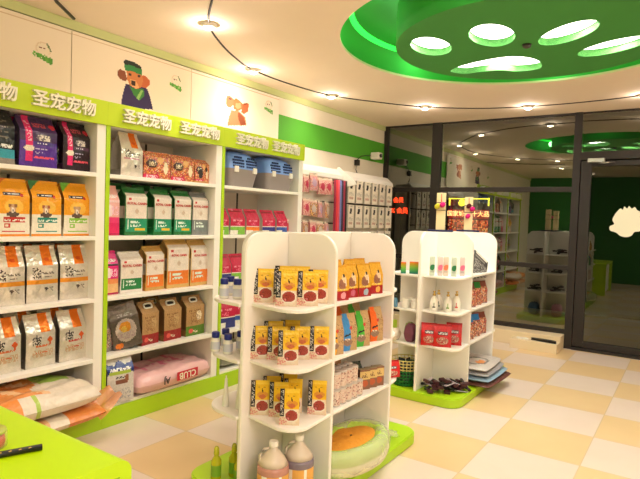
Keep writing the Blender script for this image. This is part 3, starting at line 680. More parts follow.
def kraft(c):
    cv = Canvas(20, 44, (196, 160, 112)); cv.poly([(.0, 0), (.52, 0), (.52, .8), (.4, .92), (.36, 1), (.06, 1), (.02, .88), (0, .8)], c)
    cv.ell(.3, .24, .3, .1, (150, 120, 100)).poly([(.05, .38), (.5, .44), (.5, .48), (.1, .44)], (24, 20, 20)); cv.ell(.56, .62, .1, .05, (200, 60, 50)).scrib(.62, .2, .95, .8, (150, 116, 76), .25, 5); cv.scrib(.1, .28, .4, .33, (240, 230, 210), .5, 6)
    return cv.vary(.06)
for n, c in (('kraft_yellow', (246, 176, 36)), ('kraft_blue', (60, 140, 205)), ('kraft_green', (70, 176, 50)), ('kraft_orange', (244, 106, 26))):
    KIND[n] = (bag_me(n, kraft(c), .115, .22, .06, c, (170, 134, 90), 'paper', .6, .95, .95, .01), [])
def can_me():
    bm = bmesh.new(); n = 24; rings = []; cols = []
    prof = [(.0, .026), (.004, .031), (.01, .0305)]+[(.01+.078*i/12, .0305) for i in range(1, 13)]+[(.094, .031), (.098, .027)]
    rs = random.Random(3)
    for z, r in prof: rings.append([bm.verts.new((r*math.cos(2*PI*i/n), r*math.sin(2*PI*i/n), z)) for i in range(n)])
    for j, (a, b) in enumerate(zip(rings, rings[1:])):
        for i in range(n):
            bm.faces.new((a[i], a[(i+1) % n], b[(i+1) % n], b[i])).smooth = True
            c = (200, 190, 180) if j < 2 or j > 13 else random.choice([(222, 200, 182), (222, 200, 182), (226, 206, 190), (214, 190, 172), (206, 160, 145), (160, 120, 108), (218, 190, 170)])
            cols.append((*rgb(*c), 1))
    bm.faces.new(rings[0][::-1]); cols.append((*rgb(180, 170, 160), 1)); bm.faces.new(rings[-1]); cols.append((*rgb(200, 180, 170), 1))
    me = finish(bm, 'can', 'print'); set_cols(me, cols); return me
KIND['can'] = (can_me(), [('pull_tab', lathe_me('pull_tab', [(.004, 0), (.01, .001), (.0101, .003), (.004, .003)], 'steel', 10), (0, 0, .098), (0, 0, 0))])
lab = lathe_me('label_wrap', [(.0205, .012), (.0205, .045)], mat('pill_label', rgb(214, 214, 226), .5, noise=.3), 18, cap=False)
KIND['pill'] = (lathe_me('pill_bottle', [(.018, 0), (.02, .004), (.02, .052), (.014, .062), (.014, .066)], 'whitepl', 18), [('cap', lathe_me('cap', [(.0165, .062), (.0172, .066), (.0172, .084), (.015, .087)], 'bluecap', 18), (0, 0, 0), (0, 0, 0)), ('label_wrap', lab, (0, 0, 0), (0, 0, 0))])
KIND['cone'] = (lathe_me('cone_bottle', [(.018, 0), (.02, .005), (.0195, .05), (.012, .1), (.008, .15), (.0075, .165)], 'whitepl', 18), [('nozzle', lathe_me('nozzle', [(.007, .163), (.0045, .168), (.003, .182)], 'whitepl', 12), (0, 0, 0), (0, 0, 0))])
KIND['spray'] = (lathe_me('spray_bottle', [(.024, 0), (.027, .006), (.027, .1), (.012, .125), (.012, .135)], 'ygreen', 18), [('cap', lathe_me('spray_cap', [(.014, .13), (.015, .135), (.013, .165), (.008, .175)], 'ygreen', 14), (0, 0, 0), (0, 0, 0)), ('label_wrap', lathe_me('green_label', [(.0275, .02), (.0275, .08)], mat('green_label', rgb(120, 170, 40), .5, noise=.2), 18, cap=False), (0, 0, 0), (0, 0, 0))])
def leaf_label(c):
    return prism_me('leaf_mark', smooth_loop([(-.02, -.01), (-.013, .025), (.018, .03), (.021, 0), (.006, -.022)], 4), -.0265, -.0255, mat('leaf_print', rgb(*c), .6, emit=rgb(*c), es=.15), 'y')
for n, c, tint in (('tube_green', (30, 110, 60), (222, 232, 214)), ('tube_pink', (236, 100, 130), (240, 218, 214)), ('tube_orange', (240, 120, 80), (242, 222, 204))):
    KIND[n] = (box_me('tube_'+n, (-.025, .025, -.025, .025, 0, .175), mat('sleeve_'+n, rgb(*tint), .25, alpha=.72), .008), [('leaf_mark', leaf_label(c), (0, -.001, .07), (0, 0, 0)), ('cap', lathe_me('tube_cap', [(.014, .0), (.014, .02)], 'whitepl', 12), (0, 0, .004), (0, 0, 0)), ('text_band', box_me('text_band', (-.016, .016, -.0275, -.0265, .03, .045), mat('fine_print_'+n, rgb(*[int(q*.75) for q in tint]), .6)), (0, 0, 0), (0, 0, 0))])
def pump(c): return (lathe_me('pump_bottle', [(.03, 0), (.036, .006), (.038, .06), (.03, .1), (.014, .125), (.013, .135)], 'whitepl', 20), [('pump_head', lathe_me('pump_head', [(.014, .134), (.015, .15), (.006, .152), (.006, .165), (.012, .166), (.011, .175)], 'gold', 14), (0, 0, 0), (0, 0, 0)), ('label_mark', prism_me('label_mark', [(-.012, .03), (.012, .03), (.012, .042), (.003, .042), (.003, .075), (-.003, .075), (-.003, .042), (-.012, .042)], -.0385, -.0375, mat('label_ink%d' % c[0], rgb(*c), .6), 'y'), (0, 0, 0), (0, 0, 0))])
KIND['pump_dark'] = pump((60, 70, 60)); KIND['pump_green'] = pump((120, 160, 60)); KIND['pump_red'] = pump((210, 60, 50))
cv = Canvas(30, 34, (206, 30, 34)); cv.rect(.22, .52, .8, .68, (50, 20, 24)).scrib(.26, .55, .76, .65, (230, 220, 220), .6, 3).ell(.5, .28, .34, .16, (186, 140, 120)).speck(.22, .14, .78, .42, [(150, 90, 80), (230, 200, 180), (190, 60, 60)], .7).rect(0, .92, 1, 1, (170, 20, 26))
KIND['redpouch'] = (bag_me('red_pouch', cv.vary(.1), .135, .19, .05, (186, 24, 30), (180, 24, 30), 'gloss', .6, .94, 1.0, .016), [])
def colourful(top, seed):
    cv = Canvas(26, 30, (150, 90, 80)); cv.speck(0, 0, 1, 1, [(200, 60, 70), (230, 170, 80), (240, 220, 200), (90, 50, 60), (220, 120, 90)], .95, seed).rect(0, .75, 1, 1, top).rect(.0, .0, .25, .3, (236, 200, 60)).ell(.3, .5, .12, .12, (60, 110, 190)); return cv
for n, c, s_ in (('snack_green', (50, 130, 60), 3), ('snack_blue', (50, 120, 190), 9), ('snack_brown', (130, 70, 60), 14)):
    KIND[n] = (bag_me(n, colourful(c, s_), .19, .2, .06, (150, 70, 60), (130, 70, 60), 'gloss', .6, .94, .96, .02), [])
cv = Canvas(18, 22, (200, 120, 40))
cv.a[:, :, 0] = .1+.85*cv.V**1.2; cv.a[:, :, 1] = .45+.25*np.sin(PI*cv.V); cv.a[:, :, 2] = .45*(1-cv.V)
KIND['gradbox'] = (box_print_me('gradient_box', cv, .065, .1, .04, (190, 50, 50), (200, 60, 60)), [])
cv = Canvas(20, 26, (226, 214, 200)).rect(0, .8, 1, 1, (180, 150, 120))
# pegboard packs
cv = Canvas(16, 34, (238, 226, 206)); cv.rect(.38, .72, .66, .86, (24, 20, 22)).rect(.3, .62, .6, .7, (30, 24, 26)).rect(.44, .9, .56, .95, (60, 50, 50)).rect(.2, .14, .8, .26, (214, 180, 160)).scrib(.2, .3, .85, .5, (190, 180, 165), .4, 3).rect(0, 0, .06, 1, (120, 105, 95)).scrib(.25, .15, .78, .25, (150, 110, 100), .4, 8)
hook = tube_me('hook', [(0, .09, 0), (0, -.03, 0), (0, -.035, .008)], .003, 'steel', 6)
KIND['grooming'] = (box_print_me('grooming_pack', cv, .165, .29, .02, (200, 190, 175), (220, 210, 195)), [('hook', hook, (0, 0, .27), (0, 0, 0))])
cv = Canvas(16, 20, (236, 226, 210))
for q in range(5): cv.rect(q/5, .0, q/5+.09, .8, (40, 34, 34))
KIND['striped'] = (box_print_me('striped_pack', cv, .165, .17, .02, (200, 190, 175), (220, 210, 195)), [('hook', hook, (0, 0, .15), (0, 0, 0))])
def toy(seed, cols):
    cv = Canvas(18, 28, (228, 176, 160)); cv.speck(0, 0, 1, .8, cols, .85, seed).rect(0, .86, 1, 1, (240, 214, 196)).ell(.5, .45, .28, .22, cols[0]); return cv
KIND['toy_a'] = (bag_me('toy_pack_a', toy(3, [(206, 170, 200), (222, 110, 120), (240, 190, 180)]), .13, .2, .03, (226, 170, 160), (220, 180, 170), 'gloss', .7, .93, 1, .014), [('hook', hook, (0, 0, .19), (0, 0, 0))])
KIND['toy_b'] = (bag_me('toy_pack_b', toy(7, [(200, 60, 90), (230, 120, 130), (244, 200, 190)]), .13, .2, .03, (226, 150, 150), (220, 160, 160), 'gloss', .7, .93, 1, .014), [('hook', hook, (0, 0, .19), (0, 0, 0))])
KIND['toy_c'] = (bag_me('toy_pack_c', toy(9, [(210, 190, 180), (180, 60, 70), (60, 50, 50), (230, 180, 90)]), .13, .2, .03, (200, 160, 150), (210, 170, 160), 'gloss', .7, .93, 1, .014), [('hook', hook, (0, 0, .19), (0, 0, 0))])

# ================================================================== GOODS ON THE WALL UNITS
FY = 3.50
def put(kind, name, x, z, label, cat='bag', group=None, rz=0, dy=0, s=(1, 1, 1), dep=.06, rot=None):
    return inst(kind, name, (x, FY+dep+dy, z+.001), rz+random.uniform(-.07, .07), label, cat, group, s, rot)
g = 'dark food bags on the top shelf at left'
put('blackteal', 'food_bag', 1.655, 1.82, 'black food bag with a teal stripe at the left edge of the top shelf', group=g, s=(.8, 1, 1))
put('purple', 'food_bag', 1.908, 1.82, 'purple food bag with a vertical pink band on the top shelf', group=g, s=(.98, 1, .98))
put('blackpink', 'food_bag', 2.165, 1.82, 'black food bag with a vertical pink band on the top shelf', group=g, s=(.88, 1, .98))
put('smallpouch', 'treat_pouch', 2.06, 1.82, 'small blue and yellow pouch squeezed between purple and black bags', 'pouch', dy=.02, s=(.5, 1, 1))
put('purple', 'food_bag', 1.93, 1.82, 'purple food bag hidden behind the front purple bag, top shelf', group=g, dy=.17, s=(1, .9, 1.0))
for x, kd, c in ((1.76, 'vital_red', 'red label and a dog, leftmost on its shelf'), (1.972, 'vital_teal', 'teal label and a dog, middle of its shelf'), (2.19, 'vital_green', 'light green label and puppies, rightmost on its shelf')):
    put(kd, 'food_bag', x, 1.38, 'orange and white dog food bag with '+c, group='orange and white dog food bags', s=(.98, 1, 1))
    if x > 1.9: put(kd, 'food_bag', x-.04, 1.38, 'orange bag standing behind the %s labelled orange dog food bag' % ('teal' if x < 2.1 else 'green'), group='orange bags in the back row', dy=.16, s=(.95, 1, 1.0))
for x, o_ in ((1.735, 'left'), (1.955, 'middle'), (2.18, 'right')):
    put('silver_a', 'food_bag', x, .945, 'silver white bag with orange stripe and tab, %s one of the upper silver row' % o_, group='silver bags with an orange stripe', s=(1, 1, 1.0), rz=random.uniform(-.06, .06))
    put('silver_a', 'food_bag', x-.03, .945, 'silver bag half hidden behind the %s orange striped silver bag' % o_, group='silver bags in the back row', dy=.15, s=(.95, 1, 1.0))
for x, o_, kd in ((1.715, 'left', 'silver_b'), (1.944, 'middle', 'silver_b'), (2.17, 'right', 'silver_c')):
    put(kd, 'food_bag', x, .52, 'silver bag with orange tab and no stripe, %s one of the lower silver row' % o_, group='silver bags with an orange tab', rz=random.uniform(-.08, .08))
    put(kd, 'food_bag', x-.05, .52, 'silver bag half hidden behind the %s bag of the lower silver row' % o_, group='lower silver bags in the back row', dy=.15, s=(.95, 1, 1.0))
# unit 2
put('silver_top', 'food_bag', 2.62, 1.82, 'crumpled silver bag with an orange tab beside the flowery bags')
put('flowerbag', 'treat_bag', 2.868, 1.82, 'pink and brown flowery printed bag, left of three', group='flowery printed bags')
put('flowerbag', 'treat_bag', 3.128, 1.82, 'pink and brown flowery printed bag, middle of three', group='flowery printed bags')
put('flowerbag_b', 'treat_bag', 3.345, 1.82, 'brown flowery printed bag without pink band, right of three', group='flowery printed bags', s=(.75, 1, 1))
put('pink_hi', 'food_bag', 2.455, 1.38, 'pale pink and hot pink bag left of the green and white bags', s=(1, 1, 1))
for x, o_, w_ in ((2.675, 'left', 1), (2.92, 'middle', .96), (3.132, 'right', .94)):
    put('rc_green', 'food_bag', x, 1.38, 'green and white food bag with red lettering, %s one of three' % o_, group='green and white food bags', s=(w_, 1, 1))
    put('rc_green', 'food_bag', x-.06, 1.38, 'green bag standing behind the %s green and white food bag' % o_, group='green bags in the back row', dy=.14, s=(w_, 1, 1.08))
put('rc_grey', 'food_bag', 3.33, 1.38, 'grey and white food bag right of the green and white bags', s=(.92, 1, 1))
put('rc_grey', 'food_bag', 3.31, 1.38, 'grey bag standing behind the front grey and white food bag', dy=.14, s=(.9, 1, 1.08))
put('pink_low', 'food_bag', 2.455, .945, 'hot pink bag with orange bottom beside the white and green bag')
put('rc_white', 'food_bag', 2.645, .945, 'white food bag with a small green label box')
put('rc_orange', 'food_bag', 2.855, .945, 'small tan and white food bag with an orange label, left of three', group='tan food bags with orange labels', s=(1, 1, .98))
put('rc_big', 'food_bag', 3.092, .945, 'tall tan and white food bag with an orange label, middle of three', group='tan food bags with orange labels', s=(.93, 1, 1))
put('rc_big', 'food_bag', 3.325, .945, 'tall tan and white food bag with an orange label, right of three', group='tan food bags with orange labels', s=(.86, 1, .97))
put('greyslim', 'food_bag', 2.45, .52, 'grey bag at the far left beside the tilted grey bag', s=(.9, 1, 1), rz=.1)
inst('greybag', 'food_bag', (2.625, FY+.03, .535), 0, 'dark grey bag with orange picture, tilted to the left', 'bag', None, (1, 1, .98), (0.05, -.2, -.25))
put('litter_red', 'litter_bag', 2.815, .52, 'brown litter bag with red base and white handle, standing by the grey bag', group='brown litter bags with handles', s=(.9, 1, 1), rz=.12)
put('litter_red', 'litter_bag', 3.04, .52, 'brown litter bag with red base and white handle, middle of three', group='brown litter bags with handles', s=(1, 1, 1), rz=.15)
put('litter_red', 'litter_bag', 2.98, .52, 'brown bag standing behind the middle brown litter bag', group='brown bags in the back row', dy=.16)
put('litter_green', 'litter_bag', 3.29, .52, 'wide brown litter bag with green base and white handle', group='brown litter bags with handles', s=(.88, 1, 1))
put('blueblack', 'food_bag', 2.505, .16, 'white food bag with a dark blue band standing on the bottom shelf', dy=-.085, rz=-.1, s=(1.1, 1, 1.04))
def pinkf(u, v, up):
    if up > 0 and v < .3:
        pass
    if up > 0 and (abs(u+.5) < .05 or abs(u) < .04 or abs(u-.45) < .04) and v > -.4: return (228, 120, 150)
    if up > 0 and abs(v) < .08 and int((u+1)*14) % 2: return (226, 130, 160)
    return (240, 190, 190)
ps = tag(new_obj('food_sack', pillow_me('pink_sack', .80, .46, .155, pinkf, 'gloss', e=.22, seed=4), None, (3.01, 3.61, .16), (0, 0, .04)), 'large pink sack lying flat on the bottom shelf with CLUB in red', 'sack')
new_obj('red_label', prism_me('red_label', [(-.115, -.035), (.115, -.035), (.115, .035), (-.115, .035)], -.003, 0, mat('label_red', rgb(214, 40, 60), .5, noise=.02), 'y'), ps, (.09, -.238, .085), (0, 0, 0))
new_obj('brand_lettering', text_me('club', 'CLUB', .075, 'letter', .001, bold=.001), ps, (.09, -.243, .085), (PI/2, PI, 0))
new_obj('size_lettering', text_me('aj', 'AJ', .07, 'black', .001, bold=.001), ps, (-.13, -.24, .08), (PI/2, PI, 0))
# the two big orange sacks bottom left
def sackf(u, v, up):
    if up > 0 and v > .0 and .42 < u < .8: return (168, 204, 92)
    if v < -.72 or up < 0:
        if u < -.05: return (236, 146, 70)
        if .08 < u < .16: return (180, 208, 96)
        return (232, 220, 204)
    if u < .34+.12*math.sin(5*v): return (232, 150, 84) if math.sin(9*u+7*v) > -.7 else (240, 196, 150)
    return (232, 218, 200)
def sackf2(u, v, up):
    if u > .42: return (232, 140, 70)
    if u > .15: return (228, 214, 195)
    if u > -.25: return (226, 180, 130) if int(u*40) % 2 else (214, 150, 90)
    return (232, 150, 90)
s1 = tag(new_obj('food_sack', pillow_me('orange_sack', 1.02, .55, .10, sackf2, 'gloss', e=.38, seed=6), None, (1.76, 3.455, .160), (0, 0, .02)), 'orange and white sack lying under another on the bottom shelf', 'sack', 'orange sacks on the bottom shelf')
s2 = tag(new_obj('food_sack', pillow_me('orange_sack_top', 1.04, .56, .155, sackf, 'gloss', e=.38, seed=9, lump=.11), None, (1.71, 3.47, .262), (0, 0, -.02)), 'orange and white sack with green mark, lying on top of another sack', 'sack', 'orange sacks on the bottom shelf')
def flare(bmx=None):
    bm = bmesh.new(); n = 14; rows = []
    for i in range(7):
        t = i/6; row = []
        for j in range(n+1):
            s = j/n*2-1
            row.append(bm.verts.new((.42+.2*t, -.16+.1*t+(.12+.05*t)*s, .05+.015*math.sin(9*s+3*t)+.10*t+.03*s)))
        rows.append(row)
    for a, b in zip(rows, rows[1:]):
        for j in range(n): bm.faces.new((a[j], a[j+1], b[j+1], b[j])).smooth = True
    return bm
new_obj('wrap_end', finish(flare(), 'wrap_end', mat('orange_film', rgb(226, 150, 96), .2, alpha=.75, bump=.8, bscale=14)), s1, (0, 0, 0), (0, 0, 0))

# unit 3: carriers
def carrier(w, key, label):
    o = tag(new_obj('pet_carrier', None, None, (key, 3.62, 1.821)), label, 'pet carrier', 'blue and grey pet carriers')
    d = .36; h1 = .15; h = .325
    def loft(secs, m, nm):
        bm = bmesh.new(); rr = []
        for (z, sx, sy, r) in secs:
            ring = []
            for (cx_, cy_, a0) in ((sx-r, sy-r, 0), (-sx+r, sy-r, 90), (-sx+r, -sy+r, 180), (sx-r, -sy+r, 270)):
                for q in range(5):
                    a = R_(a0+q*22.5); ring.append(bm.verts.new((cx_+r*math.cos(a), cy_+r*math.sin(a), z)))
            rr.append(ring)
        for a, b in zip(rr, rr[1:]):
            for i in range(len(a)): bm.faces.new((a[i], a[(i+1) % len(a)], b[(i+1) % len(a)], b[i])).smooth = True
        bm.faces.new(rr[0][::-1]); bm.faces.new(rr[-1]); me = finish(bm, nm, m); me.set_sharp_from_angle(angle=R_(40)); return me
    new_obj('tray', loft([(0, w/2-.035, d/2-.03, .04), (h1, w/2-.005, d/2, .05), (h1+.012, w/2, d/2+.004, .05)], 'carrierg', 'tray'), o)
    lid = new_obj('lid', loft([(h1+.012, w/2, d/2+.002, .05), (h1+.06, w/2-.006, d/2-.004, .06), (h-.06, w/2-.02, d/2-.02, .07), (h-.02, w/2-.05, d/2-.055, .07), (h, w/2-.09, d/2-.1, .07)], 'carrier', 'lid'), o)
    for gx in (-.22*w, .22*w):
        bm = bmesh.new()
        for i in range(6):
            for j in range(4):
                if (i in (0, 5)) and j == 3: continue
                z = h1+.035+j*.027; y = -d/2-.003+max(0, (z-h1-.06))*.18
                bxa(bm, gx-.062+i*.025-.0075, gx-.062+i*.025+.0075, y-.002, y+.012, z-.008, z+.008)
        new_obj('vent_grid', finish(bm, 'vent_grid', 'carrierd'), lid)
    for x in (-.3*w, .32*w): new_obj('latch', box_me('latch', (x-.025, x+.025, -d/2-.014, -d/2+.002, h1-.02, h1+.035), 'whitepl', .005), o)
carrier(.40, 3.74, 'blue and grey plastic pet carrier on the top shelf, left one')
carrier(.44, 4.355, 'blue and grey plastic pet carrier on the top shelf, right one')
bpy.data.objects['pet_carrier'].location.x = 3.81
for i, (x, kd, w_) in enumerate(((3.63, 'red_green', .8), (3.808, 'red_green', 1), (4.019, 'red_orange', 1.0), (4.26, 'red_blue', 1.0), (4.47, 'red_blue_b', .9))):
    put(kd, 'treat_bag', x if i else 3.62, 1.38, 'small crimson bag with %s bottom, %s of the row under the carriers' % (['lime', 'green', 'orange', 'navy', 'blue'][i], ORD[i]), group='crimson bags under the carriers', s=(w_*(.9 if i else .8), 1, 1.0), rz=-.1)
cv = Canvas(8, 14, (226, 190, 180)).rect(0, .2, 1, .7, (200, 60, 80)); KIND['pinkcan'] = (box_print_me('pink_box', cv, .06, .16, .05, (226, 200, 190), (226, 200, 190)), [])
put('pinkcan', 'treat_box', 4.59, 1.38, 'small pale box with red label at the right end under the carriers', 'box')
for i, (x, kd) in enumerate(((3.64, 'red_blue'), (3.83, 'red_green'), (4.04, 'red_blue'))):
    put(kd, 'treat_bag', x, .945, 'crimson bag on the middle shelf behind the pill bottles, %s' % ORD[i], group='crimson bags on the middle shelf', s=(.9, 1, 1.05), rz=-.1)
for i, (x, kd) in enumerate(((3.68, 'red_blue'), (3.92, 'red_blue_b'))):
    put(kd, 'treat_bag', x, .52, 'crimson and blue bag on the lower shelf beyond the display stand, %s' % ORD[i], group='crimson and blue bags on the lower shelf', s=(1.15, 1, 1.3), rz=-.1)
tag(new_obj('food_sack', pillow_me('grey_sack', .42, .4, .2, lambda u, v, up: (206, 170, 160) if u < 0 and up > 0 else (150, 150, 130), 'gloss', e=.4, seed=12), None, (3.78, 3.64, .16)), 'pale pinkish grey sack on the bottom shelf behind the cone bottles', 'sack')

# ================================================================== PEGBOARD
def pegpanel(x0, x1, lb):
    cx = (x0+x1)/2; r = tag(new_obj('pegboard', None, None, (cx, 3.8, 0)), lb, 'pegboard', 'pegboard display panels')
    a, b = x0-cx, x1-cx
    new_obj('board', box_me('board', (a, b, -.08, -.05, .12, 2.1), 'cream'), r)
    new_obj('side_panel', box_me('side_panel', (a, a+.03, -.1, .15, 0, 2.12), 'white', .003), r); new_obj('side_panel', box_me('side_panel', (b-.03, b, -.1, .15, 0, 2.12), 'white', .003), r)
    hd = prism_me('header', [(-.05, 2.18), (-.14, 2.10), (-.15, 2.05), (-.135, 2.05), (-.05, 2.1)], a, b, 'white', 'x'); new_obj('header', hd, r)
    new_obj('top_board', box_me('top_board', (a, b, -.05, .15, 2.12, 2.14), 'white'), r)
    for z in (2.0, 1.76, 1.50, 1.28): new_obj('rail', box_me('rail', (a+.03, b-.03, -.087, -.08, z-.008, z+.008), 'dark'), r)
    new_obj('base', box_me('base', (a, b, -.3, .15, 0, .12), 'lime'), r)
    return r
r1 = pegpanel(4.75, 5.86, 'white pegboard panel hung with pink toys and leashes')
r2 = pegpanel(5.88, 7.24, 'white pegboard panel hung with rows of pale grooming packs')
new_obj('end_fin', prism_me('end_fin', smooth_loop([(-.05, 2.2), (-.12, 2.17), (-.3, 2.03), (-.3, 1.98), (-.05, 1.98)], 3), -.69, -.665, 'white', 'x'), r2)
for rI, (z, nm) in enumerate(((1.86, 'top'), (1.58, 'second'), (1.32, 'third'))):
    for cI, x in enumerate((5.05, 5.2, 5.35, 5.5)):
        kd = [['toy_b', 'toy_a', 'toy_b', 'toy_b'], ['toy_b', 'toy_c', 'toy_a', 'toy_c'], ['toy_c', 'toy_b', 'toy_c', 'toy_a']][rI][cI]
        inst(kd, 'toy_pack', (x+random.uniform(-.02, .02), 3.64, z+random.uniform(-.02, .02)), random.uniform(-.3, .3), 'pink toy pack on a hook, %s in the %s row of the pegboard' % (ORD[cI], nm), 'toy pack', 'pink toy packs on the pegboard')
lc = [(150, 30, 60), (230, 60, 70), (226, 90, 110), (120, 130, 190), (60, 50, 70), (170, 50, 70), (50, 44, 44)]
ln = ['maroon', 'red', 'coral pink', 'grey blue', 'dark purple', 'dull red', 'black']
for i, c in enumerate(lc):
    x = 5.58+i*.042; ml = mat('leash_%d' % i, rgb(*c), .7, noise=.2)
    zb = 1.4-.03*(i % 3)
    o = tag(new_obj('leash', tube_me('leash', [(0, 0, 2.03), (.003, -.01, 1.8), (-.004, -.012, 1.6), (0, -.01, zb), (.008, -.02, zb-.03), (.013, -.02, zb), (.012, -.018, 1.62), (.01, -.01, 2.03)], .0095, ml, 6), None, (x, 3.6, 0)), '%s pet leash hanging on the pegboard beside the pink toys' % ln[i], 'leash', 'leashes on the pegboard')
    new_obj('hook', hook, o, (.005, .03, 2.03)); 
    tsl = bmesh.new(); lathe(tsl, [(.004, 0), (.022, -.04), (.026, -.09), (.01, -.14)], 0, 0, 0, 8); new_obj('tassel', finish(tsl, 'tassel', mat('tassel_%d' % i, rgb(*[(225, 60, 60), (236, 100, 70), (120, 170, 220), (230, 170, 60), (225, 90, 140), (140, 190, 230), (220, 50, 60)][i]), .8)), o, (.005, -.01, zb-.01))
for rI, (z, nm) in enumerate(((1.77, 'top'), (1.45, 'middle'))):
    for cI, x in enumerate((6.02, 6.22, 6.43, 6.64, 6.85, 7.07)):
        inst('grooming', 'grooming_pack', (x, 3.63, z), random.uniform(-.08, .08), 'pale grooming tool pack, %s in the %s row of the right pegboard' % (ORD[cI], nm), 'pack', 'grooming tool packs on the pegboard')
for cI, x in enumerate((6.02, 6.22, 6.43, 6.64, 6.85, 7.07)):
    inst('striped', 'brush_pack', (x, 3.63, 1.235), 0, 'black and white striped pack, %s in the bottom row of the right pegboard' % ORD[cI], 'pack', 'striped packs on the pegboard')

# ================================================================== GONDOLAS
def rounded(pts_r, n=8):
    """polygon with rounded corners: list of (x,y,r)"""
    out = []; N = len(pts_r)
    for i in range(N):
        p = Vector(pts_r[i][:2]); r = pts_r[i][2]; a = Vector(pts_r[i-1][:2]); b = Vector(pts_r[(i+1) % N][:2])
        if r <= 0: out.append(tuple(p)); continue
        da = (a-p).normalized(); db = (b-p).normalized(); ang = math.acos(max(-1, min(1, da.dot(db)))); t = r/math.tan(ang/2)
        c = p+(da+db).normalized()*(r/math.sin(ang/2)); s = p+da*t; e = p+db*t
        a0 = math.atan2(s.y-c.y, s.x-c.x); a1 = math.atan2(e.y-c.y, e.x-c.x)
        d = (a1-a0+PI) % (2*PI)-PI
        for q in range(n+1): out.append((c.x+r*math.cos(a0+d*q/n), c.y+r*math.sin(a0+d*q/n)))
    return out
SH = (.48, .78, 1.085)
def gondola(cx, cy, lb):
    g_ = tag(new_obj('display_gondola', None, None, (cx, cy, 0)), lb, 'display stand', 'white display gondolas')
    new_obj('base', prism_me('base', rounded([(-.75, -.40, .13), (.75, -.40, .13), (.75, .40, .13), (-.75, .40, .13)]), 0, .08, 'lime', bev=.008), g_)
    th = .012; L = .72; Wd = .345; Z = 1.47; rr = .12; hx = .35
    new_obj('centre_panel', prism_me('centre_panel', rounded([(-L, .08, 0), (L, .08, 0), (L, Z, rr), (-L, Z, rr)]), -th, th, 'white', 'y', bev=.004), g_)
    for x in (-hx, hx):
        for sgn in (-1, 1):
            P_ = [(sgn*th, .08, 0), (sgn*Wd, .08, 0), (sgn*Wd, Z, rr), (sgn*th, Z, 0)]
            new_obj('cross_panel', prism_me('cross_panel', rounded(P_), x-th, x+th, 'white', 'x', bev=.003), g_)
    for z in SH:
        for sx in (-1, 1):
            for sy in (-1, 1):
                if (sx, sy) == (-1, -1): P_ = [(sx*(hx+th), sy*th, 0), (sx*.665, sy*th, 0), (sx*.735, sy*.368, .11), (sx*(hx+th), sy*.345, 0)]
                elif sx < 0: P_ = [(sx*(hx+th), sy*th, 0), (sx*.735, sy*th, 0), (sx*.695, sy*.325, .2), (sx*(hx+th), sy*.33, 0)]
                else: P_ = [(sx*(hx+th), sy*th, 0), (sx*.66, sy*th, 0), (sx*.64, sy*.31, .24), (sx*(hx+th), sy*(.31 if z > .6 else .34), 0)]
                new_obj('corner_shelf', prism_me('corner_shelf', rounded(P_), z-.009, z+.009, 'white', bev=.003), g_)
        for sy in (-1, 1):
            P_ = [(-hx+th, sy*th), (hx-th, sy*th), (hx-th, sy*.345), (-hx+th, sy*.345)]
            new_obj('middle_shelf', prism_me('middle_shelf', P_, z-.009, z+.009, 'white', bev=.002), g_)
    return g_
gondola(2.88, 1.94, 'near white display gondola with lime base, holding yellow pouches and jugs')
gondola(5.13, 1.94, 'far white display gondola with lime base, standing before the window')
SZ = [z+.0095 for z in SH]
CAMR = -PI/2+math.atan2(1.7, 2.3)       # turn a front (-y) towards the aisle
def face(x, y, j=0): return math.atan2(y, x)-PI/2+j
def G(kind, name, x, y, z, label, cat, group=None, s=1., j=0., sc=None):
    return inst(kind, name, (x, y, z), face(x, y, j), label, cat, group, sc or (s, s, s))
# front pouches
P1 = [(2.275, 1.90, 'leftmost'), (2.41, 1.86, 'behind the second'), (2.265, 1.735, 'second from left at the front'), (2.36, 1.665, 'third from left at the front'), (2.475, 1.68, 'rightmost'), (2.47, 1.80, 'behind the third'), (2.345, 1.815, 'at the centre of the group')]
for (x, y, o_) in P1: G('pouch', 'food_pouch', x, y, SZ[2], 'yellow and white food pouch on the top shelf, '+o_, 'pouch', 'yellow pouches on the top shelf', sc=(1.1, 1, 1.04 if 'behind' not in o_ else 1.1))
P2 = [(2.265, 1.90, 'leftmost'), (2.31, 1.82, 'second from left'), (2.27, 1.715, 'frontmost'), (2.40, 1.735, 'just behind the frontmost'), (2.475, 1.66, 'rightmost'), (2.45, 1.84, 'at the back'), (2.36, 1.89, 'at the back left')]
for (x, y, o_) in P2: G('pouch', 'food_pouch', x, y, SZ[1], 'yellow and white food pouch on the middle shelf, '+o_, 'pouch', 'yellow pouches on the middle shelf', sc=(1.08, 1, 1.02 if 'back' not in o_ else 1.1), j=.05)
P3 = [(2.26, 1.885, 'leftmost'), (2.36, 1.89, 'second from left'), (2.30, 1.79, 'third from left'), (2.245, 1.675, 'frontmost'), (2.40, 1.77, 'behind the frontmost'), (2.46, 1.65, 'rightmost'), (2.46, 1.85, 'at the back')]
for (x, y, o_) in P3: G('pouch', 'food_pouch', x, y, SZ[0], 'yellow and white food pouch on the lower shelf, '+o_, 'pouch', 'yellow pouches on the lower shelf', sc=(1.02, 1, 1.06), j=-.05)
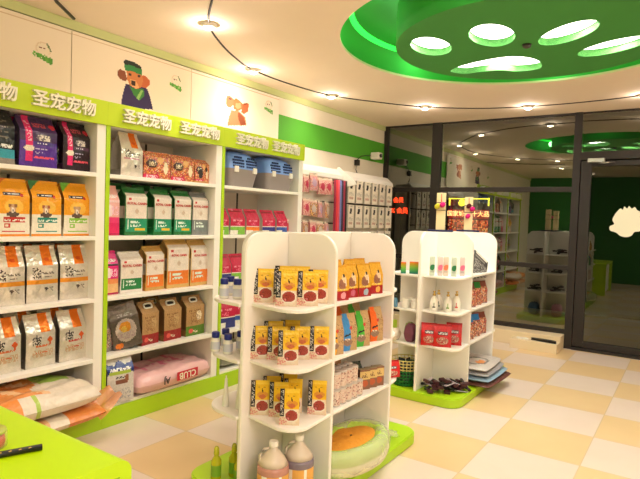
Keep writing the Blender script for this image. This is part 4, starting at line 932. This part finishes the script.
# jugs
def jug(x, y, m, lb):
    o = tag(new_obj('shampoo_jug', lathe_me('jug_body', [(.066, 0), (.073, .01), (.073, .17), (.07, .19)], m, 28), None, (x, y, .082), (0, 0, face(x, y)), (1.14, 1.14, .99)), lb, 'jug', 'gallon jugs on the base')
    new_obj('shoulder', lathe_me('jug_shoulder', [(.07, .188), (.055, .22), (.03, .255), (.018, .27), (.018, .285)], 'jugtop', 28), o)
    new_obj('cap', lathe_me('jug_cap', [(.02, .28), (.021, .285), (.021, .306), (.018, .31)], 'whitepl', 18), o)
    new_obj('handle', tube_me('jug_handle', [(-.02, 0, .272), (-.045, 0, .265), (-.062, 0, .235), (-.06, 0, .205), (-.066, 0, .19)], .007, 'jugtop'), o)
    cv_ = mat('jug_label', rgb(238, 176, 90), .5, noise=.2)
    lb_ = bmesh.new(); n = 14
    for q in range(n):
        a0 = R_(-90-75+150*q/n); a1 = R_(-90-75+150*(q+1)/n)
        v = [lb_.verts.new((.0745*math.cos(a), .0745*math.sin(a), z)) for a, z in ((a0, .03), (a1, .03), (a1, .15), (a0, .15))]; f = lb_.faces.new(v); f.material_index = 1 if q in (3, 4, 9) else 0
    new_obj('label_wrap', finish(lb_, 'jug_label', [cv_, M['whitepl']]), o)
jug(2.225, 1.755, 'jugpink', 'large plastic jug of pinkish liquid on the lime base')
jug(2.375, 1.70, 'jugblue', 'large plastic jug of greyish liquid on the lime base')
# middle compartment facing the aisle
for i, (x, y) in enumerate(((2.66, 1.66), (2.80, 1.68), (2.905, 1.65), (3.075, 1.66))):
    inst('yellow%d' % i, 'treat_bag', (x, y, SZ[2]), -.30+random.uniform(-.05, .05), 'yellow bag with a puppy and red bottom, %s of the front row' % ORD[i], 'bag', 'yellow and red bags at the front', (.98, 1, .92))
for i, (x, y) in enumerate(((2.70, 1.80), (2.86, 1.82), (3.0, 1.80), (3.12, 1.80))):
    inst('yellow%d' % i, 'treat_bag', (x, y, SZ[2]), -.30, 'yellow and red bag in the back row, %s' % ORD[i], 'bag', 'yellow and red bags in the back row', (.95, 1, .98))
for i, (x, y, kd, cn) in enumerate(((2.62, 1.66, 'kraft_yellow', 'yellow'), (2.76, 1.655, 'kraft_blue', 'blue'), (2.91, 1.65, 'kraft_green', 'green'), (3.10, 1.66, 'kraft_orange', 'orange'))):
    inst(kd, 'treat_bag', (x, y, SZ[1]), -.35, 'brown paper treat bag with %s printed strip, front row' % cn, 'bag', 'brown paper treat bags in front', (.92, 1, .98))
for i, (x, y, kd, cn) in enumerate(((2.66, 1.82, 'kraft_blue', 'blue'), (2.80, 1.82, 'kraft_green', 'green'), (2.95, 1.82, 'kraft_orange', 'orange'), (3.10, 1.82, 'kraft_green', 'second green'))):
    inst(kd, 'treat_bag', (x, y, SZ[1]), -.35, 'brown paper treat bag with %s printed strip, back row' % cn, 'bag', 'brown paper treat bags at the back', (.92, 1, 1.0))
for i, x in enumerate((2.632, 2.697, 2.762, 2.827, 2.892)):
    for lv, nm in ((0, 'lower'), (1, 'upper')):
        if lv == 1 and i == 4: continue
        inst('can', 'food_can', (x, 1.645, SZ[0]+lv*.0985), i*1.1+lv, 'pinkish white pet food can, %s in the %s layer of the stack' % (ORD[i], nm), 'can', 'stacked pet food cans')
for i, x in enumerate((2.664, 2.729, 2.794, 2.859)):
    inst('can', 'food_can', (x, 1.703, SZ[0]), i*2.1, 'pinkish white pet food can in the row behind, %s, lower layer' % ORD[i], 'can', 'pet food cans in the back row')
    inst('can', 'food_can', (x, 1.703, SZ[0]+.0985), i*1.7, 'pinkish white pet food can in the row behind, %s, upper layer' % ORD[i], 'can', 'pet food cans in the back row')
cv = Canvas(20, 26, (186, 138, 92)).scrib(.2, .5, .8, .7, (90, 60, 40), .4, 3).rect(.1, .1, .9, .2, (160, 112, 70)).ell(.5, .35, .2, .1, (210, 160, 110))
KIND['carton'] = (box_print_me('carton', cv, .15, .25, .08, (170, 124, 80), (180, 134, 90)), [('top_flap', box_me('top_flap', (-.07, .07, -.005, .005, .25, .252), 'tan'), (0, 0, 0), (0, 0, 0))])
for i, x in enumerate((2.67, 2.84)): inst('carton', 'carton', (x, 1.83, SZ[0]), -.1, 'brown printed carton standing behind the cans, %s one' % ('left', 'right')[i], 'box', 'brown cartons')
cv = Canvas(16, 22, (140, 96, 70)).rect(0, .5, 1, .9, (220, 190, 120)).ell(.5, .3, .3, .16, (190, 90, 50)).scrib(.2, .6, .8, .8, (120, 80, 50), .4, 3)
KIND['treatbox'] = (box_print_me('treat_box', cv, .075, .125, .045, (120, 80, 60), (160, 140, 110)), [])
for i, (x, y) in enumerate(((3.02, 1.68), (3.085, 1.665), (3.15, 1.65))): inst('treatbox', 'treat_box', (x, y, SZ[0]), -.5, 'small brown and cream treat box right of the cans, %s' % ORD[i], 'box', 'small treat boxes')
cv = Canvas(16, 22, (70, 84, 70)).scrib(0, 0, 1, 1, (30, 40, 40), .4, 3)
KIND['darkbag'] = (bag_me('dark_bag', cv, .1, .15, .04, (50, 60, 60), (50, 60, 60)), [])
inst('darkbag', 'treat_bag', (3.06, 1.77, SZ[0]), -.4, 'dark green bag behind the small treat boxes', 'bag')
# pet bed in plastic
def ringbed(bm, a, b, r, z, n=40, m=12, mi=0, squash=1.):
    R = []
    for i in range(n):
        t = 2*PI*i/n; cx_, cy_ = a*math.cos(t), b*math.sin(t); nx_, ny_ = math.cos(t), math.sin(t)
        w_ = 1+.05*math.sin(7*t)
        R.append([bm.verts.new((cx_+nx_*r*w_*math.cos(s), cy_+ny_*r*w_*math.cos(s), z+squash*r*math.sin(s))) for s in [2*PI*j/m for j in range(m)]])
    for i in range(n):
        for j in range(m):
            f = bm.faces.new((R[i][j], R[(i+1) % n][j], R[(i+1) % n][(j+1) % m], R[i][(j+1) % m])); f.smooth = True; f.material_index = mi
bm = bmesh.new(); ringbed(bm, .285, .15, .05, .10, squash=1.1)
BX, BY = 2.885, 1.675
bed = tag(new_obj('pet_bed', finish(bm, 'bed_rim', 'bedlime'), None, (BX, BY, .082), (0, 0, .03)), 'lime green and orange pet bed wrapped in clear plastic on the gondola base', 'pet bed')
bm = bmesh.new(); ringbed(bm, .29, .155, .05, .045, squash=.9); new_obj('bed_skirt', finish(bm, 'bed_skirt', 'bedcream'), bed)
bm = bmesh.new(); lathe(bm, [(.01, .15), (.12, .15), (.22, .135), (.26, .11)], 0, 0, 0, 32, cap=False)
for v in bm.verts: v.co.y *= .6; v.co.x *= 1.02; v.co.z += .006*math.sin(30*v.co.x)
new_obj('cushion', finish(bm, 'cushion', 'bedorange'), bed)
bm = bmesh.new(); ringbed(bm, .293, .16, .058, .085, squash=1.3)
for v in bm.verts: v.co += Vector((math.sin(40*v.co.y), math.sin(37*v.co.x), math.sin(50*v.co.x+20*v.co.y)))*.004
rw = random.Random(5)
new_obj('plastic_wrap', finish(bm, 'plastic_wrap', 'clear'), bed)
bm = bmesh.new()
rows = []
for i in range(9):
    t = i/8; rows.append([bm.verts.new((.30+.2*t+.01*math.sin(9*s+5*t), -.05+.09*(1-.4*t)*(s*2-1)+.015*math.sin(13*t), .1-.08*t+.02*math.sin(14*s+4*t))) for s in [q/8 for q in range(9)]])
for a, b in zip(rows, rows[1:]):
    for j in range(8): bm.faces.new((a[j], a[j+1], b[j+1], b[j])).smooth = True
new_obj('wrap_tail', finish(bm, 'wrap_tail', 'clear'), bed)
# left corner goods of near gondola
for i, (x, y, o_) in enumerate(((2.225, 2.14, 'front left'), (2.262, 2.075, 'front right'), (2.34, 2.2, 'at the back'))): G('pill', 'pill_bottle', x, y, SZ[2], 'white pill bottle with navy cap on the upper corner shelf, '+o_, 'bottle', 'pill bottles on the upper corner shelf', s=1.28)
for i, (x, y, o_) in enumerate(((2.22, 2.19, 'leftmost'), (2.225, 2.10, 'nearest'), (2.32, 2.21, 'furthest back'), (2.33, 2.10, 'rightmost'))): G('pill', 'pill_bottle', x, y, SZ[1], 'white pill bottle with navy cap on the lower corner shelf, '+o_, 'bottle', 'pill bottles on the lower corner shelf', s=1.28)
for i, (x, y, o_) in enumerate(((2.235, 2.115, 'standing alone at left'), (2.25, 2.03, 'nearest the panel'), (2.33, 2.08, 'behind the others'))): G('cone', 'cone_bottle', x, y, SZ[0], 'white cone shaped squeeze bottle, '+o_, 'bottle', 'white cone bottles', s=.95)
for i, (x, y, o_) in enumerate(((2.20, 2.14, 'leftmost'), (2.29, 2.09, 'middle'), (2.235, 2.0, 'nearest the panel'))): G('spray', 'spray_bottle', x, y, .081, 'yellow green bottle on the lime base, '+o_, 'bottle', 'yellow green bottles on the base', s=1.05)

# ---- far gondola
for i, (x, y, kd, cn) in enumerate(((4.50, 1.86, 'tube_green', 'green'), (4.535, 1.80, 'tube_pink', 'pink'), (4.575, 1.765, 'tube_orange', 'orange'), (4.57, 1.69, 'tube_green', 'second green'), (4.67, 1.65, 'tube_pink', 'coral'))):
    G(kd, 'grooming_tube', x, y, SZ[2], 'clear box with tube and %s leaf mark on the top shelf' % cn, 'tube box', 'clear tube boxes on the top shelf', sc=(.9, .9, .95))
for i, (x, y, kd, o_) in enumerate(((4.50, 1.83, 'pump_dark', 'leftmost'), (4.60, 1.83, 'pump_dark', 'second, set back'), (4.54, 1.72, 'pump_green', 'third from left'), (4.64, 1.68, 'pump_red', 'rightmost, with red mark'))):
    G(kd, 'shampoo_bottle', x, y, SZ[1], 'white shampoo bottle with gold pump, '+o_, 'bottle', 'white shampoo bottles', s=.98)
for i, (x, y, o_) in enumerate(((4.475, 1.855, 'left'), (4.50, 1.74, 'middle front'), (4.64, 1.69, 'right'))):
    G('redpouch', 'treat_pouch', x, y, SZ[0], 'bright red treat pouch with dark label, %s one' % o_, 'pouch', 'bright red treat pouches', sc=(1.0 if i != 1 else 1.12, 1, 1.02))
# pens / brushes
def brush_mesh():
    bm = bmesh.new(); tube(bm, [(-.07, 0, .012), (.0, .004, .014), (.05, 0, .012)], .009, 8); bxa(bm, .045, .085, -.018, .018, .004, .022, 1, .003)
    return finish(bm, 'brush', [M['black'], mat('maroon_grip', rgb(70, 24, 32), .5, noise=.2)])
KIND['brush'] = (brush_mesh(), []); cardm = box_me('card_pack', (-.05, .05, -.035, .035, 0, .004), mat('pale_card', rgb(200, 190, 205), .5, noise=.3))
KIND['card'] = (cardm, [('comb', box_me('comb', (-.035, .035, -.012, .012, .004, .012), 'black', .002), (0, 0, 0), (0, 0, 0))])
rr_ = random.Random(8); k2 = 0
wd = ['leftmost', 'far left', 'left', 'left of centre', 'centre', 'upper centre', 'right of centre', 'right', 'upper right', 'rightmost']
for i in range(20):
    x = 4.49+.22*((i%10)/9)+rr_.uniform(-.02, .03); y = 1.83-.20*((i%10)/9)+rr_.uniform(-.02, .02)
    inst('brush', 'pet_brush', (x, y, .083+(i % 4)*.018), 0, 'black and maroon pet brush piled on the lime base, %s, %s layer' % (wd[i % 10], ('lower', 'upper')[i//10]), 'brush', 'pet brushes piled on the base', (1.1, 1.45, 1.35), (rr_.uniform(-.2, .2), rr_.uniform(-.35, .1), rr_.uniform(-3, 3)))
for i, (x, y, z) in enumerate(((4.53, 1.83, .15), (4.66, 1.68, .155), (4.64, 1.62, .084), (4.57, 1.7, .15))): inst('card', 'comb_pack', (x, y, z), 0, 'pale carded comb lying among the brushes, %s' % ('left', 'upper right', 'lower right', 'middle')[i], 'comb pack', 'carded combs on the base', (1.25, 1.25, 1.25), (.3, -.2, i*1.3))
# right compartment of far gondola
cv = Canvas(24, 20, (60, 56, 56)).scrib(0, 0, 1, .6, (170, 165, 160), .45, 3).rect(.1, .7, .8, .8, (150, 146, 140))
KIND['mag'] = (box_print_me('magazine_pack', cv, .24, .17, .02, (120, 116, 112), (90, 86, 84)), [('hang_strip', box_me('hang_strip', (-.1, .1, -.012, -.0105, .15, .165), 'whitepl'), (0, 0, 0), (0, 0, 0))])
for i in range(4): inst('mag', 'foil_pack', (4.98+i*.05, 1.70-.015*i, SZ[2]+.012), 0, 'dark grey foil pack leaning on the upper right shelf, %s' % ORD[i], 'pack', 'dark foil packs', (1, 1, 1), (-.3, .55, -.35))
for i, (x, kd) in enumerate(((4.93, 'snack_brown'), (5.10, 'snack_green'), (5.27, 'snack_brown'))): inst(kd, 'snack_bag', (x, 1.69, SZ[1]), -.35, 'colourful snack bag with %s top on the middle shelf, %s' % (['brown', 'green', 'brown'][i], ORD[i]), 'bag', 'snack bags on the middle shelf', (1.0, 1, 1.08))
for i, (x, kd) in enumerate(((4.92, 'snack_blue'), (5.10, 'snack_blue'), (5.28, 'snack_brown'))): inst(kd, 'snack_bag', (x, 1.69, SZ[0]), -.35, 'colourful snack bag with %s top on the lower shelf, %s' % (['blue', 'blue', 'brown'][i], ORD[i]), 'bag', 'snack bags on the lower shelf', (1.02, 1, 1.05))
mats_ = [((112, 66, 58), 'brown'), ((150, 180, 205), 'pale blue'), ((160, 158, 162), 'grey'), ((206, 196, 190), 'light grey')]
for i, (c, n_) in enumerate(mats_):
    o = tag(new_obj('pet_mat', pillow_me('pet_mat_%d' % i, .66-.03*i, .40-.02*i, .048, lambda u, v, up, c=c, i=i: (tuple(int(q*.6) for q in c) if abs(math.hypot(u*1.3+.2, v)-.6) < .07 and i == 3 and up > 0 else ((230, 140, 60) if i == 3 and math.hypot(u+.25, v+.3) < .25 else c)), 'gloss', 30, 16, .35, i, .03), None, (5.18-.015*i, 1.60+.01*i, .082+.047*i), (0, 0, -.04+.03*i)), '%s folded pet mat in the flat stack on the lime base' % n_, 'mat', 'folded pet mats')
sc_ = tag(new_obj('toy_bone', None, None, (5.53, 1.66, .082)), 'pale blue and green rubber toy lying right of the mat stack', 'toy')
bm = bmesh.new(); lathe(bm, [(.01, 0), (.03, .01), (.034, .03), (.03, .055), (.01, .065)], 0, 0, 0, 14); new_obj('ball', finish(bm, 'ball', mat('mint', rgb(120, 190, 120), .5, noise=.1)), sc_)
bm = bmesh.new(); lathe(bm, [(.01, 0), (.025, .01), (.03, .03), (.025, .05), (.01, .06)], -.07, .03, .03, 14); new_obj('knob', finish(bm, 'knob', mat('ice', rgb(190, 214, 226), .4, noise=.1)), sc_)
for zi, (z, nm) in enumerate(zip([.0815]+SZ, ('lime base', 'lower', 'middle', 'upper'))):
    for yi, (y0_, o_) in enumerate(((1.74, 'window side right'), (2.1, 'window side left'))):
        if zi == 0:
            tag(new_obj('plush_toy', pillow_me('plush_e%d' % yi, .2, .16, .2, (lambda u, v, up: (70, 110, 150)) if yi else (lambda u, v, up: (190, 130, 150)), 'paper', 16, 12, .5, 3), None, (5.62, y0_, z)), '%s plush toy on the lime base at the window end of the far gondola' % ('pink', 'blue')[yi], 'toy')
            continue
        for q in range(4):
            inst('brush', 'pet_brush', (5.58+.02*q, y0_+(-1)**q*.03, z+.002+.021*q), 0, 'dark pet brush on the %s shelf at the gondola end facing the window' % nm, 'brush', 'dark brushes on the %s shelf facing the window' % nm, (1.1, 1.3, 1.3), (0, 0, q*.8+zi))
inst('redpouch', 'treat_pouch', (3.37, 1.67, SZ[0]), -.6, 'red treat pouch at the far end of the near gondola, peeking past its panel', 'pouch', None, (1, 1, .6))
# left corner of far gondola
for i, (x, y) in enumerate(((4.45, 2.11), (4.50, 2.03))): G('gradbox', 'treat_box', x, y, SZ[2], 'small box shading from green to orange, %s one' % ('left', 'right')[i], 'box', 'green to orange boxes', sc=((.7, 1, 1), (1.25, 1, 1.05))[i])
jarm = lathe_me('jar', [(.03, 0), (.034, .006), (.034, .055), (.028, .065)], 'whitepl', 18); jarc = lathe_me('lid', [(.03, .064), (.032, .07), (.032, .085), (.028, .088)], 'whitepl', 18)
KIND['jar'] = (jarm, [('lid', jarc, (0, 0, 0), (0, 0, 0))])
for i, (x, y) in enumerate(((4.47, 1.995), (4.52, 2.06), (4.46, 2.08), (4.55, 2.0))): G('jar', 'cream_jar', x, y, SZ[1], 'small white jar on the left corner shelf, %s' % ('nearest', 'behind left', 'left', 'behind right')[i], 'jar', 'white jars on the corner shelf', s=.95)
bot = lathe_me('blue_bottle', [(.018, 0), (.02, .005), (.02, .07), (.01, .085)], mat('steel_blue', rgb(90, 140, 170), .35, noise=.1), 16)
KIND['blueb'] = (bot, [('cap', lathe_me('dark_cap', [(.011, .083), (.012, .1)], 'black', 12), (0, 0, 0), (0, 0, 0))]); G('blueb', 'blue_bottle', 4.44, 2.17, SZ[1], 'small steel blue bottle at the left end of the corner shelf', 'bottle')
tag(new_obj('plush_toy', pillow_me('plush', .11, .09, .16, lambda u, v, up: (120, 60, 80), 'paper', 16, 12, .5, 3), None, (4.48, 2.03, SZ[0])), 'small dark plum plush toy on the left corner shelf', 'toy')
tag(new_obj('plush_toy', pillow_me('plush_b', .13, .1, .1, lambda u, v, up: (240, 226, 206), 'paper', 16, 12, .5, 5), None, (4.45, 2.18, SZ[0])), 'small white plush toy behind the plum plush toy', 'toy')
tag(new_obj('plush_toy', pillow_me('plush_c', .09, .08, .15, lambda u, v, up: (150, 170, 90), 'paper', 16, 12, .5, 6), None, (4.57, 2.08, SZ[0])), 'small olive green plush toy beside the plum plush toy', 'toy')
# basket
bk = tag(new_obj('basket', None, None, (4.555, 2.10, .081)), 'round green plastic basket with cream upper band on the lime base', 'basket')
bm = bmesh.new()
def ringt(bm, r, z, rad, mi, n=32):
    pts = [(r*math.cos(2*PI*i/n), r*math.sin(2*PI*i/n), z) for i in range(n+1)]; tube(bm, pts, rad, 6, mi)
for kz in range(5): ringt(bm, .105+.003*kz, .02+kz*.028, .005, 0)
for i in range(24):
    a = 2*PI*i/24; tube(bm, [(.103*math.cos(a), .103*math.sin(a), 0), (.12*math.cos(a), .12*math.sin(a), .14)], .004, 5, 0)
lathe(bm, [(.1, 0), (.1, .006)], 0, 0, 0, 24, 0)
new_obj('lower_weave', finish(bm, 'lower_weave', 'basket'), bk)
bm = bmesh.new()
for kz in range(4): ringt(bm, .121+.003*kz, .15+kz*.028, .005, 0)
for i in range(24):
    a = 2*PI*i/24; tube(bm, [(.12*math.cos(a), .12*math.sin(a), .14), (.131*math.cos(a), .131*math.sin(a), .235)], .004, 5, 0)
new_obj('upper_band', finish(bm, 'upper_band', 'basketrim'), bk)
for i in range(5):
    a = i*1.25; inst('darkbag', 'treat_bag', (4.555+.05*math.cos(a), 2.10+.05*math.sin(a), .12), a, 'dark bag standing in the green basket, %s' % ('front', 'left', 'rear left', 'rear right', 'right')[i], 'bag', 'dark bags in the basket', (.85, 1, 1.25))
# pompom displays on top
def pom(x, y, rz, balls, lb, h=.36):
    o = tag(new_obj('pompom_display', None, None, (x, y, 1.4705), (0, 0, rz)), lb, 'display', 'card displays on top')
    new_obj('base_plate', box_me('base_plate', (-.115, .115, -.06, .06, 0, .018), 'navy', .003), o)
    tw = new_obj('card_tower', box_me('card_tower', (-.042, .042, -.02, .02, .018, h), 'tan', .003), o)
    for z in (.2, .27): new_obj('dark_band', box_me('dark_band', (-.043, .043, -.021, .021, z-.003, z+.003), 'frame'), tw)
    new_obj('cord', tube_me('cord', [(0, -.023, h-.01), (.003, -.024, .27)], .003, 'candy', 5), tw)
    for (bx_, bz_, m_) in balls:
        bm = bmesh.new(); bmesh.ops.create_icosphere(bm, subdivisions=3, radius=.026)
        for v in bm.verts: v.co *= 1+.1*math.sin(90*v.co.x)*math.sin(80*v.co.z+60*v.co.y)
        new_obj('pompom', finish(bm, 'pompom', m_, True), o, (bx_, -.04, bz_))
pom(4.87, 1.95, face(4.87, 1.95), [(-.035, .235, 'yellowp'), (.012, .25, 'pink')], 'tall card with yellow and pink pompoms on the gondola top, left one')
pom(5.60, 1.94, face(5.60, 1.94), [(0, .265, 'brownp'), (.036, .235, 'pink'), (-.006, .16, 'pink')], 'tall card with brown and pink pompoms on the gondola top, right one')

# ================================================================== TABLE
tb = tag(new_obj('service_table', None, None, (.45, 1.9, 0)), 'bright lime green glossy table at the lower left corner', 'table')
TX0, TX1, TY0, TY1 = -.25-.45, 1.135-.45, 1.485-1.9, 2.75-1.9
outer = rounded([(TX0, 0, 0), (TX1, 0, 0), (TX1, .755, .045), (TX0, .755, .045)])
i0 = [(TX1-.045, 0), (TX1-.045, .705), (TX0+.045, .705), (TX0+.045, 0)]
shape = [(TX0, 0)]+[(TX0+.045, 0), (TX0+.045, .705), (TX1-.045, .705), (TX1-.045, 0)]+[(TX1, 0)]+[p for p in outer[2:]]
top = prism_me('table_frame', shape, TY0, TY1, 'table', 'y', bev=0)
new_obj('table_frame', top, tb)
new_obj('back_cabinet', box_me('back_cabinet', (TX0+.05, TX1-.05, TY0+.06, TY1-.03, .03, .70), 'white', .003), tb)
c_ = tag(new_obj('treat_tub', lathe_me('tub', [(.05, 0), (.055, .005), (.055, .05), (.05, .055)], mat('tub_clear', rgb(226, 214, 160), .15, alpha=.25), 24), None, (.885, 1.905, .756)), 'clear round tub of red treats on the lime table, lower of two', 'tub', 'round tubs of treats')
new_obj('treats', lathe_me('treats', [(.01, .004), (.047, .006), (.05, .02), (.046, .04), (.01, .046)], 'candy', 20), c_)
new_obj('lid', lathe_me('tub_lid', [(.052, .05), (.054, .053), (.052, .06), (.03, .062)], mat('pale_green_lid', rgb(190, 200, 90), .3, alpha=.85), 24), c_)
c_ = tag(new_obj('treat_tub', lathe_me('tub_b', [(.045, 0), (.05, .005), (.05, .05), (.045, .055)], mat('tub_clear_b', rgb(226, 214, 160), .15, alpha=.25), 24), None, (.86, 1.905, .82)), 'clear round tub of red treats stacked on another tub', 'tub', 'round tubs of treats')
new_obj('treats', lathe_me('treats_b', [(.01, .004), (.042, .006), (.045, .02), (.042, .04), (.01, .046)], 'candy', 20), c_)
new_obj('lid', lathe_me('tub_lid_b', [(.047, .05), (.049, .053), (.048, .075), (.03, .077)], mat('clear_lid', rgb(205, 210, 140), .3, alpha=.7), 24), c_)
bm = bmesh.new(); tube(bm, [(.76, 1.845, .765), (.83, 1.818, .765), (.985, 1.757, .765)], .0105, 10)
st_ = tag(new_obj('pen', finish(bm, 'pen', 'black')), 'black pen with gold flecks lying on the lime table', 'pen')
bm = bmesh.new()
for i in range(5):
    t = .1+.17*i; p = Vector((.83, 1.818, .765)).lerp(Vector((.985, 1.757, .765)), t)
    bmesh.ops.create_icosphere(bm, subdivisions=1, radius=.006, matrix=Matrix.Translation(p+Vector((0, -.004, .006))) @ Matrix.Diagonal((1.6, .8, .6, 1)))
new_obj('gold_flecks', finish(bm, 'gold_flecks', 'gold'), st_)

# ================================================================== CAMERA
cam = bpy.data.cameras.new('camera'); cam.sensor_width = 36; cam.lens = 549.33*36/640; cam.clip_start = .05
co = bpy.data.objects.new('camera', cam); COL.objects.link(co)
Rv = Vector((0.56169426, -0.82665461, 0.03378915)); Uv = Vector((0.01277486, 0.04950136, 0.99869235)); Fv = Vector((0.82724625, 0.56052812, -0.03836502))
mx = Matrix.Identity(4)
for i in range(3): mx[i][0] = Rv[i]; mx[i][1] = Uv[i]; mx[i][2] = -Fv[i]; mx[i][3] = (0, 0, 1.5565)[i]
co.matrix_world = mx
S.camera = co
w = bpy.data.worlds.new('world'); w.use_nodes = True; S.world = w
w.node_tree.nodes['Background'].inputs[0].default_value = (.02, .02, .03, 1); w.node_tree.nodes['Background'].inputs[1].default_value = .3
S.view_settings.view_transform = 'Standard'; S.view_settings.look = 'Medium Contrast'; S.view_settings.exposure = 0.16
